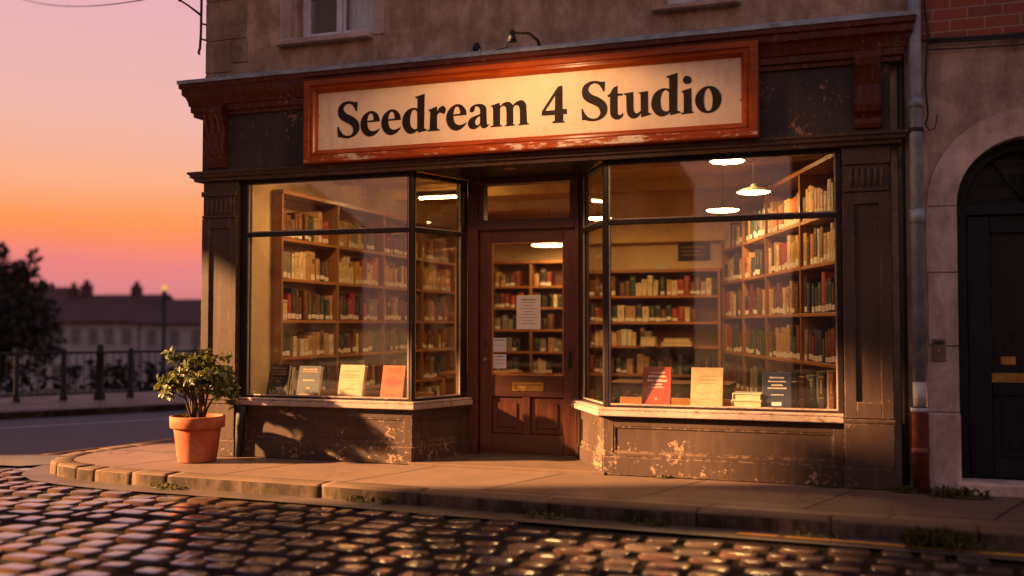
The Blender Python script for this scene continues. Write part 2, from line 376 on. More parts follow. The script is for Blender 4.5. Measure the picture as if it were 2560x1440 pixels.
GLYPHS = {'S':[[(-8350,6395,1),(-8356,6234,1),(-8380,6230,1),(-8405,6288),(-8454,6350),(-8519,6376),(-8592,6353),(-8628,6297),(-8615,6245),(-8550,6189),(-8468,6151),(-8379,6090),(-8326,6021),(-8310,5940),(-8329,5862),(-8401,5794),(-8490,5763),(-8563,5759),(-8636,5771),(-8681,5786),(-8734,5787,1),(-8744,5975,1),(-8724,5973,1),(-8690,5900),(-8629,5830),(-8547,5800),(-8474,5810),(-8430,5861),(-8430,5905),(-8459,5972),(-8532,6021),(-8630,6071),(-8704,6134),(-8733,6202),(-8734,6268),(-8706,6346),(-8633,6399),(-8535,6418),(-8462,6409),(-8405,6393)]],'e':[[(-7502,6017,1),(-7745,6015,1),(-7739,5960),(-7717,5894),(-7661,5855),(-7606,5851),(-7544,5869),(-7505,5891,1),(-7501,5880,1),(-7544,5826),(-7606,5780),(-7692,5760),(-7779,5791),(-7851,5874),(-7875,5977),(-7859,6069),(-7805,6151),(-7726,6200),(-7655,6211),(-7584,6186),(-7529,6125),(-7506,6059)],[(-7749,6041,1),(-7733,6111),(-7710,6156),(-7675,6171),(-7639,6151),(-7619,6095),(-7617,6045,1)]],'d':[[(-7050,6439,1),(-7059,5841,1),(-7002,5812,1),(-7006,5798,1),(-7167,5770,1),(-7171,5816,1),(-7225,5777),(-7287,5758),(-7349,5767),(-7419,5825),(-7466,5928),(-7466,6013),(-7436,6104),(-7366,6178),(-7281,6207),(-7219,6203),(-7180,6191,1),(-7181,6374,1),(-7212,6369,1),(-7227,6395,1)],[(-7184,6129,1),(-7211,6163),(-7250,6176),(-7296,6137),(-7323,6039),(-7322,5961),(-7303,5881),(-7256,5839),(-7217,5833),(-7183,5849,1)]],'r':[[(-6818,6202,1),(-6811,6103,1),(-6779,6164),(-6734,6196),(-6696,6200),(-6662,6173),(-6654,6127),(-6665,6085),(-6684,6064),(-6718,6075),(-6764,6092),(-6802,6067),(-6816,6033,1),(-6815,5828,1),(-6756,5789,1),(-6759,5781,1),(-6994,5782,1),(-6996,5794,1),(-6950,5816,1),(-6938,6105,1),(-6947,6127),(-6970,6139,1),(-6978,6153,1)]],'a':[[(-5853,5831,1),(-5861,5814),(-5905,5776),(-5956,5769),(-6000,5789),(-6015,5828,1),(-6074,5780),(-6141,5762),(-6200,5781),(-6237,5839),(-6237,5895),(-6200,5948),(-6119,5984),(-6019,6012,1),(-6019,6068),(-6030,6117),(-6071,6148),(-6108,6147),(-6119,6117),(-6134,6069),(-6171,6051),(-6204,6067),(-6208,6102),(-6178,6149),(-6112,6182),(-6023,6187),(-5949,6163),(-5912,6116),(-5905,6046),(-5899,5865),(-5883,5823)],[(-6019,5981,1),(-6074,5954),(-6108,5907),(-6108,5858),(-6082,5826),(-6052,5830),(-6019,5856,1)]],'m':[[(-5671,6181,1),(-5660,6118,1),(-5620,6156),(-5569,6180),(-5511,6183),(-5461,6159),(-5432,6122,1),(-5389,6160),(-5331,6190),(-5274,6194),(-5224,6162),(-5199,6112),(-5192,6036),(-5181,5810,1),(-5145,5791,1),(-5152,5780,1),(-5335,5776,1),(-5338,5787,1),(-5306,5805,1),(-5310,6024),(-5324,6087),(-5360,6117),(-5403,6106),(-5426,6067,1),(-5425,5806,1),(-5392,5787,1),(-5396,5778,1),(-5573,5775,1),(-5577,5785,1),(-5544,5800,1),(-5548,6034),(-5562,6097),(-5598,6120),(-5635,6113),(-5660,6077,1),(-5660,5808,1),(-5620,5788,1),(-5624,5778,1),(-5828,5774,1),(-5831,5788,1),(-5784,5806,1),(-5788,6093,1),(-5799,6118),(-5821,6130,1),(-5828,6141,1)]],'4':[[(-4568,6384,1),(-4564,5993,1),(-4492,5992,1),(-4491,5907,1),(-4554,5908,1),(-4554,5800,1),(-4519,5777,1),(-4526,5770,1),(-4735,5770,1),(-4739,5795,1),(-4700,5806,1),(-4700,5904,1),(-4925,5910,1),(-4925,5978,1),(-4643,6375,1)],[(-4693,6225,1),(-4697,5985,1),(-4865,5984,1)]],'t':[[(-3643,6311,1),(-3640,6181,1),(-3553,6175,1),(-3560,6145,1),(-3640,6142,1),(-3641,5883),(-3628,5840),(-3591,5827),(-3558,5854,1),(-3544,5834,1),(-3571,5793),(-3618,5763),(-3672,5761),(-3729,5790),(-3759,5845),(-3764,5905),(-3765,6141,1),(-3798,6134,1),(-3809,6161,1),(-3758,6194,1),(-3737,6242),(-3704,6279)]],'u':[[(-3533,6174,1),(-3383,6186,1),(-3381,5935),(-3368,5869),(-3328,5836),(-3289,5850),(-3259,5874,1),(-3264,6144,1),(-3287,6152,1),(-3299,6170,1),(-3145,6184,1),(-3144,5846,1),(-3124,5825),(-3094,5818,1),(-3098,5804,1),(-3253,5769,1),(-3259,5841,1),(-3302,5785),(-3355,5759),(-3408,5760),(-3461,5803),(-3488,5871),(-3494,5950),(-3497,6135,1),(-3520,6147),(-3537,6158,1)]],'i':[[(-2454,6179,1),(-2447,5810,1),(-2412,5791,1),(-2416,5782,1),(-2608,5771,1),(-2611,5789,1),(-2572,5803,1),(-2572,6104,1),(-2599,6122,1),(-2610,6139,1)],[(-2514,6378),(-2469,6355),(-2447,6304),(-2473,6258),(-2521,6246),(-2566,6269),(-2582,6319),(-2559,6365)]],'o':[[(-2162,6188),(-2087,6163),(-2024,6100),(-1990,6021),(-1988,5944),(-2020,5856),(-2083,5791),(-2159,5764),(-2235,5766),(-2310,5800),(-2367,5875),(-2392,5961),(-2379,6050),(-2327,6124),(-2251,6176)],[(-2188,6155),(-2150,6116),(-2125,6031),(-2120,5941),(-2133,5839),(-2165,5800),(-2203,5799),(-2240,5840),(-2259,5932),(-2255,6028),(-2232,6116)]]}
SKY, SUN, SIGNW, EXPO = .150, 5., 17., 2.75
SHADE_WALL = [[(-3.4, 0), (-2.0, 0), (-2.0, 10.5), (-3.4, 10.5)], [(-2.0, 3.02), (-1.75, 3.02), (-1.75, 10.5), (-2.0, 10.5)], [(-1.75, 3.02), (-1.15, 3.02), (-1.15, 3.8), (-1.75, 3.8)], [(-1.75, 4.5), (-1.15, 4.5), (-1.15, 10.5), (-1.75, 10.5)], [(-1.15, 3.02), (-.35, 3.02), (-.35, 10.5), (-1.15, 10.5)], [(-.35, 0), (-.1, 0), (-.1, 10.5), (-.35, 10.5)],  # pieces of an unseen wall, cut so sun falls only in chosen patches
        [(-.1, 0), (.28, 0), (.30, 5.15), (-.1, 5.25)], [(-.1, 5.95), (.8, 5.5), (1.55, 4.75), (2.1, 4.8), (2.6, 5.0), (3.3, 5.3), (3.3, 10.5), (-.1, 10.5)], [(3.3, 0), (9, 0), (9, 10.5), (3.3, 10.5)]]
# ------------------------------------------------------------------ the shop
XL, XR = -5.87, 0.24            # outer edges of the shopfront
shop = thing('shop_building', (-2.8, 0, 0), 'old rendered corner building with a dark painted bookshop front', 'building')

def wall_with_holes(mb, x0, x1, z0, z1, y0, y1, holes, m):
    xs = sorted({x0, x1, *[h[0] for h in holes], *[h[1] for h in holes]})
    for i in range(len(xs) - 1):
        a, b = xs[i], xs[i + 1]; zs = [(z0, z1)]
        for h in holes:
            if h[0] <= a and h[1] >= b: zs = [(z0, h[2]), (h[3], z1)]
        for c, d in zs:
            if d - c > 1e-4: mb.box(a, b, y0, y1, c, d, m)
W1 = (-4.885, -4.10, 3.86, 5.35); W2 = (-1.46, -0.93, 3.815, 5.35)
mb = MB(); wall_with_holes(mb, XL - .01, .44, 3.45, 6.6, 0, .32, [W1, W2], 'stucco')
mb.box(XL - .01, XL + .30, .32, 7.0, 0, 6.6, 'stucco')            # side wall to the side street
mb.box(.245, .44, .03, 7.0, 0, 3.45, 'stucco')                     # strip of masonry beside the shopfront
mb.box(XL + .30, .245, 6.7, 7.0, 0, 6.6, 'stucco')
mb.build('wall', shop)
mb = MB()
for x0, x1, z0, z1 in ((-5.885, -5.43, 3.93, 4.30), (-5.885, -5.60, 3.62, 3.92), (-5.59, -5.42, 3.70, 3.925), (-5.885, -5.66, 3.47, 3.61), (-5.885, -5.50, 4.31, 4.62)):
    MB().box(x0, x1, -.011, .05, z0, z1, 'stucco_stone').build('corner_stone', shop, .006)
mb = MB(); mb.poly([(XL - .25, -.3, 6.6), (.7, -.3, 6.6), (.7, 3.4, 8.6), (XL - .25, 3.4, 8.6)], 'roof_tile'); mb.poly([(XL - .25, 7.3, 6.6), (.7, 7.3, 6.6), (.7, 3.4, 8.6), (XL - .25, 3.4, 8.6)], 'roof_tile')
mb.poly([(XL - .25, -.3, 6.59), (.7, -.3, 6.59), (.7, 7.3, 6.59), (XL - .25, 7.3, 6.59)], 'roof_tile')
mb.build('roof', shop)
# upper windows
def upper_window(h, mullion):
    x0, x1, z0, z1 = h
    mb = MB(); y = .10; f = .045
    mb.box(x0, x0 + f, y, y + .06, z0, z1, 'white_frame'); mb.box(x1 - f, x1, y, y + .06, z0, z1, 'white_frame')
    mb.box(x0 + f, x1 - f, y, y + .06, z0, z0 + f, 'white_frame'); mb.box(x0 + f, x1 - f, y, y + .06, z1 - f, z1, 'white_frame')
    mb.box(mullion - .022, mullion + .022, y - .012, y + .05, z0 + f, z1 - f, 'white_frame')
    for a, b in ((x0 + f, mullion - .022), (mullion + .022, x1 - f)):
        q = .026
        mb.box(a, a + q, y + .01, y + .05, z0 + f, z1 - f, 'white_frame'); mb.box(b - q, b, y + .01, y + .05, z0 + f, z1 - f, 'white_frame')
        mb.box(a + q, b - q, y + .01, y + .05, z0 + f, z0 + f + .03, 'white_frame')
        mb.box(a + q, b - q, y + .015, y + .045, z0 + .40, z0 + .42, 'white_frame')
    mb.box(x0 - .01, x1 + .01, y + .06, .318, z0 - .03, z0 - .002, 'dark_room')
    w = mb.build('window', shop, .004)
    MB().box(x0 + f, x1 - f, y + .03, y + .034, z0 + f, z1 - f, 'glass_plain').build('pane', w)
    cu = MB()
    rows = []
    for zz in (z0 - .02, z1):
        rows.append([(mullion + .03 + (x1 - mullion - .03) * i / 24, .22 + .012 * math.sin(i * 1.9), zz) for i in range(25)])
    cu.grid(rows, 'curtain'); cu.build('curtain', w)
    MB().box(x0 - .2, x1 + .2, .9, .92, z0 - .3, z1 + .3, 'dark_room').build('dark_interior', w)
    return w
w = upper_window(W1, -4.49)
mb = MB(); mb.box(-5.07, -4.10, -.085, .10, 3.80, 3.838, 'stone_pale'); mb.box(-5.05, -4.12, -.07, .099, 3.838, 3.858, 'white_frame'); mb.build('sill', w, .008)
MB().box(-5.065, -4.94, -.014, .02, 3.86, 5.4, 'stucco_pale').build('surround', w, .004); MB().box(-4.10, -3.985, -.014, .02, 3.83, 5.4, 'stucco_pale').build('surround', w, .004)
w = upper_window(W2, -1.20)
MB().box(-1.56, -.85, -.085, .10, 3.76, 3.80, 'stone_pale').build('sill', w, .008)

# fascia, cornice, entablature moulding
MB().box(XL, XR, -.06, .10, 2.66, 3.40, 'fascia_paint').build('fascia', shop, .003)
path = [(XL, .30), (XL, 0.), (XR, 0.), (XR, .30)]
co = MB().sweep(path, [(0, 3.19), (.085, 3.19), (.085, 3.222), (.105, 3.235), (.105, 3.285), (.118, 3.292), (.124, 3.33), (.14, 3.37), (.165, 3.395), (.165, 3.44), (.185, 3.455), (.185, 3.492), (0, 3.492)], 'brown_paint').build('cornice', shop)
mb = MB().sweep(path, [(.0, 3.494), (.196, 3.494), (.198, 3.526), (.150, 3.535), (.02, 3.565), (.004, 3.59), (0, 3.59)], 'lead')
for x in (-5.62, -4.3, -3.0, -1.65, -.4): mb.box(x, x + .012, -.203, -.15, 3.50, 3.546, 'lead')
mb.build('lead_flashing', co)
MB().sweep(path, [(0, 2.575), (.075, 2.575), (.08, 2.60), (.105, 2.612), (.108, 2.635), (.125, 2.645), (.125, 2.662), (.07, 2.675), (0, 2.675)], 'slate_paint').build('entablature_moulding', shop)
# scrolled consoles at both ends of the fascia
def console(x0, x1):
    prof = [(-.055, 2.70), (-.085, 2.70), (-.095, 2.735), (-.088, 2.775), (-.098, 2.80), (-.12, 2.82), (-.128, 2.87), (-.118, 2.95), (-.112, 3.02), (-.128, 3.10), (-.158, 3.16), (-.172, 3.215), (-.165, 3.26), (-.14, 3.285), (-.055, 3.29)]
    mb = MB(); k = 9
    rows = []
    for i in range(k * 4 + 1):
        u = i / (k * 4); x = x0 + (x1 - x0) * u; fl = .010 * (abs(math.sin(u * math.pi * 3)) if .06 < u < .94 else 0)
        rows.append([(x, y - fl * (1 if 2.79 < z < 3.2 else 0), z) for y, z in prof])
    mb.grid(rows, 'brown_paint', False); mb.poly(rows[0], 'brown_paint'); mb.poly(list(reversed(rows[-1])), 'brown_paint')
    mb.build('console_bracket', shop)
console(-5.80, -5.585); console(-.012, .178)

# pilasters
def pilaster(x0, x1):
    mb = MB(); y = -.055
    mb.box(x0, x1, y + .02, .12, 0, 2.574, 'slate_paint')
    s = .085
    mb.box(x0, x0 + s, y, y + .021, .52, 2.22, 'slate_paint'); mb.box(x1 - s, x1, y, y + .021, .52, 2.22, 'slate_paint')
    mb.box(x0 + s, x1 - s, y, y + .021, .52, .64, 'slate_paint'); mb.box(x0 + s, x1 - s, y, y + .021, 2.13, 2.22, 'slate_paint')
    p = mb.build('pilaster', shop, .004)
    mb = MB(); mb.box(x0 - .012, x1 + .012, y - .022, y + .03, .0, .15, 'slate_paint'); mb.box(x0 - .004, x1 + .004, y - .014, y + .03, .15, .485, 'slate_paint'); mb.box(x0 - .012, x1 + .012, y - .022, y + .03, .485, .515, 'slate_paint')
    mb.build('base_block', p, .005)
    mb = MB(); mb.box(x0 + .01, x1 - .01, y - .012, y + .0195, 2.225, 2.25, 'slate_paint'); mb.box(x0 + .02, x1 - .02, y - .004, y + .0195, 2.25, 2.43, 'slate_paint')
    n = 6; wd = (x1 - x0 - .08) / n
    for i in range(n):
        c = x0 + .04 + wd * (i + .5)
        mb.tube([(c, y - .004, 2.265), (c, y - .004, 2.40)], wd * .34, 'slate_paint', 8)
    mb.box(x0 + .005, x1 - .005, y - .022, y + .0195, 2.43, 2.475, 'slate_paint')
    mb.build('capital', p, .003)
pilaster(XL, -5.485); pilaster(-.105, XR)

# window bays: corner points of the front, splays into the doorway
A, Bp, Cc, Dd = (-3.70, 0.), (-3.452, .70), (-2.392, .71), (-1.985, 0.)
FL = (-5.48, 0.); FR = (-.11, 0.)
bays = [seg_frame(FL, A), seg_frame(A, Bp), seg_frame(Cc, Dd), seg_frame(Dd, FR)]
def riser(fr, L, mat, ext=(0, 0)):
    mb = MB(); s = .085
    mb.fbox(fr, 0, L, -.06, -.014, 0, .478, mat)
    mb.fbox(fr, 0, s, -.014, 0, .15, .478, mat); mb.fbox(fr, L - s, L, -.014, 0, .15, .478, mat)
    mb.fbox(fr, s, L - s, -.014, 0, .395, .478, mat); mb.fbox(fr, s, L - s, -.014, 0, .15, .185, mat)
    mb.fbox(fr, 0, L, -.014, .012, 0, .15, mat)
    r = mb.build('stall_riser', shop, .004)
    mb = MB(); t = .012
    a0, a1, z0, z1 = s + .001, L - s - .001, .186, .394
    mb.fbox(fr, a0, a0 + t, -.0139, -.005, z0, z1, mat); mb.fbox(fr, a1 - t, a1, -.0139, -.005, z0, z1, mat)
    mb.fbox(fr, a0 + t, a1 - t, -.0139, -.005, z0, z0 + t, mat); mb.fbox(fr, a0 + t, a1 - t, -.0139, -.005, z1 - t, z1, mat)
    mb.build('panel_moulding', r)
for fr, L in bays: riser(fr, L, 'slate_paint')
# sills (one piece per bay, following the splay)
def off(fr, L, d, a): o, u, n = fr; return (o[0] + u[0] * a + n[0] * d, o[1] + u[1] * a + n[1] * d)
def corner(f1, f2, d):
    (o1, u1, n1), (o2, u2, n2) = f1, f2
    den = 1 + n1[0] * n2[0] + n1[1] * n2[1]
    return (o2[0] + (n1[0] + n2[0]) / den * d, o2[1] + (n1[1] + n2[1]) / den * d)
def sill(f1, L1, f2, L2):
    mb = MB()
    for d, z0, z1 in ((.062, .478, .524), (.052, .524, .546)):
        mb.prism([off(f1, L1, d, 0), corner(f1, f2, d), off(f2, L2, d, L2), off(f2, L2, -.07, L2), corner(f1, f2, -.07), off(f1, L1, -.07, 0)], z0, z1, 'sill_paint')
    mb.build('sill', shop, .006)
sill(bays[0][0], bays[0][1], bays[1][0], bays[1][1]); sill(bays[2][0], bays[2][1], bays[3][0], bays[3][1])
# dark tapered post under the end of the sill
mb = MB(); mb.tube([(-5.445, -.045, 0), (-5.44, -.042, .2), (-5.435, -.036, .34), (-5.41, -.035, .477)], [.034, .036, .042, .05], 'iron', 10); mb.build('sill_post', shop)

# glazed frames over the risers
def glazing(fr, L, post0, post1):
    mb = MB(); m = 'frame_dark'; y0, y1 = -.075, -.008
    mb.fbox(fr, 0, post0, y0, y1, .546, 2.574, m); mb.fbox(fr, L - post1, L, y0, y1, .546, 2.574, m)
    mb.fbox(fr, post0, L - post1, y0, y1 - .004, .546, .566, m); mb.fbox(fr, post0, L - post1, y0, y1 - .004, 2.54, 2.574, m)
    mb.fbox(fr, post0, L - post1, y0 + .012, y1 + .002, 2.042, 2.082, m)
    w = mb.build('shop_window', shop, .005)
    MB().fbox(fr, post0 - .005, L - post1 + .005, -.045, -.040, .560, 2.05, 'glass').build('pane', w)
    MB().fbox(fr, post0 - .005, L - post1 + .005, -.045, -.040, 2.075, 2.55, 'glass').build('pane', w)
    b = MB(); t = .011
    for z0, z1 in ((.566, 2.042), (2.082, 2.54)):
        b.fbox(fr, post0, post0 + t, -.030, -.016, z0, z1, 'sill_paint'); b.fbox(fr, L - post1 - t, L - post1, -.030, -.016, z0, z1, 'sill_paint')
        b.fbox(fr, post0 + t, L - post1 - t, -.030, -.016, z0, z0 + t, 'sill_paint')
    b.build('glazing_bead', w)
glazing(bays[0][0], bays[0][1], .075, .045); glazing(bays[1][0], bays[1][1], .045, .09)
glazing(bays[2][0], bays[2][1], .12, .04); glazing(bays[3][0], bays[3][1], .048, .045)
# window heads up to the fascia, soffit over the doorway
MB().box(FL[0], A[0], .008, .075, 2.5745, 2.66, 'frame_dark').build('window_head', shop); MB().box(Dd[0], FR[0], .008, .075, 2.5745, 2.66, 'frame_dark').build('window_head', shop)
so = MB().prism([(A[0], -.05), (Dd[0], -.05), (Cc[0], .92), (Bp[0], .92)], 2.585, 2.64, 'frame_dark').build('porch_soffit', shop)
MB().lathe([(.0, -.003), (.05, -.003), (.055, .002)], (-2.86, .20, 2.583), 'brass', 20).build('downlight', so)
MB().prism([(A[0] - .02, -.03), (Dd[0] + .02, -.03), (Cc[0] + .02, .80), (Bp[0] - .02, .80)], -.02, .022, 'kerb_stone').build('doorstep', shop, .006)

# doorway: frame, fanlight and door
mb = MB(); m = 'door_wood'
mb.box(-3.462, -3.362, .70, .84, .022, 2.585, m); mb.box(-2.418, -2.38, .70, .84, .022, 2.585, m)
mb.box(-3.362, -2.418, .70, .84, 2.105, 2.195, 'door_wood_x'); mb.box(-3.362, -2.418, .70, .84, 2.53, 2.585, 'door_wood_x')
mb.box(-3.362, -3.305, .715, .83, 2.195, 2.53, m); mb.box(-2.47, -2.418, .715, .83, 2.195, 2.53, m)
dfm = mb.build('door_frame', shop, .005)
MB().box(-3.305, -2.47, .77, .775, 2.195, 2.53, 'glass').build('pane', dfm)
mb = MB(); x0, x1, y0, y1 = -3.356, -2.424, .745, .80
gx0, gx1, gz0, gz1 = -3.237, -2.540, .752, 1.985
mb.box(x0, gx0, y0, y1, .03, 2.10, m); mb.box(gx1, x1, y0, y1, .03, 2.10, m)
mb.box(gx0, gx1, y0 + .001, y1, gz1, 2.10, 'door_wood_x'); mb.box(gx0, gx1, y0 + .001, y1, .555, gz0, 'door_wood_x'); mb.box(gx0, gx1, y0 + .001, y1, .03, .215, 'door_wood_x')
mb.box(-2.935, -2.86, y0 + .002, y1, .215, .555, m)
door = mb.build('door', shop, .005); door['label'] = 'dark red brown half glazed wooden shop door'
for a, b in ((gx0, -2.935), (-2.86, gx1)):
    p = MB(); p.box(a, b, y0 + .022, y1 - .01, .215, .555, m); p.box(a + .055, b - .055, y0 + .010, y0 + .022, .27, .50, m)
    p.build('panel', door, .006)
MB().box(gx0, gx1, y0 + .025, y0 + .030, gz0, gz1, 'glass').build('pane', door)
b = MB(); t = .010
b.box(gx0, gx0 + t, y0 + .008, y0 + .024, gz0, gz1, 'shelf_wood_z'); b.box(gx1 - t, gx1, y0 + .008, y0 + .024, gz0, gz1, 'shelf_wood_z')
b.box(gx0 + t, gx1 - t, y0 + .008, y0 + .024, gz0, gz0 + t, 'shelf_wood'); b.box(gx0 + t, gx1 - t, y0 + .008, y0 + .024, gz1 - t, gz1, 'shelf_wood'); b.build('glazing_bead', door)
lp = MB(); X0, X1, Z0, Z1 = -3.03, -2.728, .610, .692
lp.box(X0, X1, y0 - .006, y0 + .001, Z0, Z0 + .018, 'brass'); lp.box(X0, X1, y0 - .006, y0 + .001, Z1 - .018, Z1, 'brass')
lp.box(X0, X0 + .03, y0 - .006, y0 + .001, Z0 + .018, Z1 - .018, 'brass'); lp.box(X1 - .03, X1, y0 - .006, y0 + .001, Z0 + .018, Z1 - .018, 'brass')
lp.box(X0 + .03, X1 - .03, y0 - .002, y0 + .002, Z0 + .018, Z1 - .018, 'brass'); lp.box(X0 + .04, X1 - .04, y0 - .008, y0 - .002, Z1 - .030, Z1 - .022, 'brass')
lp.build('letter_plate', door, .002)
hd = MB(); hd.box(-2.495, -2.462, y0 - .006, y0 + .001, .82, .985, 'iron'); hd.tube([(-2.478, y0 - .005, .965), (-2.478, y0 - .045, .955), (-2.478, y0 - .05, .90), (-2.478, y0 - .045, .85), (-2.478, y0 - .005, .84)], .009, 'iron', 8); hd.build('pull_handle', door)
kn = MB(); kn.tube([(-3.30, y0 + .001, .90), (-3.30, y0 - .012, .90)], .016, 'brass', 14); kn.build('door_knob', door); MB().box(-3.315, -3.285, y0 - .004, y0 + .001, 1.0, 1.09, 'iron').build('keyhole_plate', door)

# interior shell
mb = MB(); mb.box(XL + .30, .244, .0, 6.7, -.03, .018, 'shelf_back'); mb.build('interior_floor', shop)
mb = MB(); mb.box(XL + .30, .244, .10, 6.7, 2.92, 3.0, 'ceiling')
for y in (1.9, 3.4, 4.9): mb.box(XL + .30, .244, y, y + .16, 2.80, 2.9195, 'ceiling')
mb.build('ceiling', shop)
mb = MB(); mb.box(-5.57, -5.55, .1, 6.7, .018, 2.92, 'cream_wall'); mb.box(.20, .243, .1, 6.7, .018, 2.92, 'cream_wall')
mb.box(-5.55, .20, 6.5, 6.52, .018, 2.92, 'cream_wall')
mb.box(-3.46, .20, 4.72, 4.84, .018, 2.92, 'cream_wall'); mb.box(-3.46, .20, 4.50, 4.7195, 2.27, 2.92, 'ceiling')
mb.box(-5.549, -5.40, .076, .415, .019, 2.9195, 'cream_wall')
mb.box(FL[0], FR[0], .0755, .10, 2.60, 2.92, 'cream_wall')
mb.build('interior_wall', shop)
mb = MB(); mb.box(-5.18, -3.70, .4605, .48, .30, .60, 'shelf_wood')
mb.prism([off(bays[0][0], 0, -.08, .02), corner(bays[0][0], bays[1][0], -.08), off(bays[1][0], 0, -.08, .34), (-3.66, .46), (-5.2, .46), (-5.2, .12), (-5.46, .12)], .522, .545, 'sill_paint')
mb.build('display_ledge', shop, .003); mb = MB()
mb.prism([off(bays[2][0], 0, -.08, .40), corner(bays[2][0], bays[3][0], -.08), off(bays[3][0], 0, -.08, bays[3][1] - .02), (-.13, .46), (-2.12, .46)], .522, .545, 'sill_paint')
mb.box(-1.95, -.26, .4605, .48, .30, .60, 'shelf_wood')
mb.build('display_ledge', shop, .003)

# ------------------------------------------------------------------ the sign
def spline(ct, n=5):
    pts = [(p[0] / 2000, p[1] / 2000, len(p) > 2) for p in ct]; N = len(pts); out = []
    for i in range(N):
        p1, p2 = pts[i], pts[(i + 1) % N]; p0 = p1 if p1[2] else pts[i - 1]; p3 = p2 if p2[2] else pts[(i + 2) % N]
        out.append((p1[0], p1[1]))
        if p1[2] and p2[2]: continue
        for k in range(1, n):
            t = k / n; q = []
            for a in (0, 1):
                q.append(.5 * (2 * p1[a] + (p2[a] - p0[a]) * t + (2 * p0[a] - 5 * p1[a] + 4 * p2[a] - p3[a]) * t * t + (3 * p1[a] - p0[a] - 3 * p2[a] + p3[a]) * t ** 3))
            out.append(tuple(q))
    return out
SX0, SX1, SZ0, SZ1 = -4.70, -.707, 2.665, 3.415
sign = thing('shop_sign', (-2.7, -.13, 2.665), 'wide cream signboard with black serif lettering in a polished reddish wood frame', 'sign')
prof = [(0, -.062), (0, -.188), (.012, -.200), (.052, -.200), (.060, -.186), (.070, -.184), (.078, -.192), (.094, -.190), (.104, -.178), (.116, -.168), (.122, -.1455)]
mb = MB(); fr = []
for i, y in prof:
    fr.append([(SX0 + i * 1.08, y, SZ0 + i), (SX1 - i * 1.08, y, SZ0 + i), (SX1 - i * 1.08, y, SZ1 - i * .94), (SX0 + i * 1.08, y, SZ1 - i * .94)])
mb.grid(fr, 'sign_wood', False, True); mb.build('frame', sign)
MB().box(SX0 + .10, SX1 - .10, -.145, -.07, SZ0 + .09, SZ1 - .09, 'sign_board').build('board', sign)
def letter(g, dx):
    loops = [spline(c) for c in GLYPHS[g]]
    sets = [loops] if g != 'i' else [[loops[0]], [loops[1]]]
    mb = MB()
    for ls in sets:
        vv = [[Vector((x + dx, z, 0)) for x, z in l] for l in ls]
        flat = [p for l in vv for p in l]
        for tri in tessellate_polygon(vv): mb.poly([(flat[i].x, -.1505, flat[i].y) for i in tri], 'letter')
        for l in vv:
            for a, b in zip(l, l[1:] + l[:1]): mb.poly([(a.x, -.1505, a.y), (b.x, -.1505, b.y), (b.x, -.1449, b.y), (a.x, -.1449, a.y)], 'letter')
    return mb
allb = MB()
for g, dx in (('S', 0), ('e', -.205), ('e', 0), ('d', 0), ('r', 0), ('e', .617), ('a', 0), ('m', 0), ('4', 0), ('S', 2.25), ('t', 0), ('u', 0), ('d', 2.19), ('i', 0), ('o', 0)):
    letter(g, dx).build('letter', sign)

# sign lamp on a bent arm above the sign
lamp = thing('sign_lamp', (-2.44, -.18, 3.53), 'small black lamp on a bent arm above the shop sign', 'lamp')
MB().tube([(-2.475, -.17, 3.53), (-2.472, -.22, 3.565), (-2.44, -.55, 3.53), (-2.37, -1.05, 3.385), (-2.345, -1.22, 3.345)], [.016, .014, .011, .009, .009], 'iron', 8).build('arm', lamp)
mb = MB(); mb.lathe([(.0, .085), (.014, .085), (.02, .065), (.022, .04), (.034, .0), (.032, .0), (.022, .025), (0, .03)], (-2.338, -1.25, 3.265), 'iron', 18); mb.build('lamp_head', lamp)
MB().lathe([(0, -.004), (.008, -.002), (.014, .004)], (-2.338, -1.25, 3.287), 'sign_bulb', 14).build('bulb', lamp)
MB().tube([(-2.345, -1.22, 3.34), (-2.60, -.6, 3.46), (-2.80, -.05, 3.585), (-2.95, -.012, 3.575)], .004, 'iron', 6).build('cable', lamp)
tag(MB().lathe([(0, .06), (.02, .055), (.035, .02), (.04, 0)], (-3.06, -.1, 3.575), 'iron', 12).build('cable_gland'), 'small dark cable boss on the ledge left of the sign lamp', 'fitting')
# ------------------------------------------------------------------ bookcases and books
ORD = ['zeroth', 'first', 'second', 'third', 'fourth', 'fifth', 'sixth', 'seventh', 'eighth', 'ninth', 'tenth', 'eleventh', 'twelfth', 'thirteenth', 'fourteenth', 'fifteenth', 'sixteenth', 'seventeenth', 'eighteenth', 'nineteenth', 'twentieth', 'twenty-first', 'twenty-second', 'twenty-third', 'twenty-fourth', 'twenty-fifth', 'twenty-sixth', 'twenty-seventh', 'twenty-eighth', 'twenty-ninth', 'thirtieth']
def bookcase(fr, divs, shelves, top, depth, label, wide=None):
    o, u, n = fr
    t = thing('bookcase', (o[0], o[1], 0), label, 'bookcase')
    L = divs[-1]
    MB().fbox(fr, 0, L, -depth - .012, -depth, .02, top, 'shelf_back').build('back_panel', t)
    for i, a in enumerate(divs):
        h = .016 if wide is None or i != wide[0] else wide[1]
        MB().fbox(fr, a - h, a + .016, -depth, 0, .02, top, 'shelf_wood_z').build('upright', t, .002)
    for z in list(shelves) + [top]:
        mb = MB()
        for a, b in zip(divs, divs[1:]): mb.fbox(fr, a + .0165, b - .0165, -depth + .001, -.003, z - .03, z, 'shelf_wood')
        if z == top: mb = MB().fbox(fr, -.02, L + .02, -depth - .01, .012, z + .001, z + .04, 'shelf_wood')
        mb.build('shelf', t, .002)
    return t
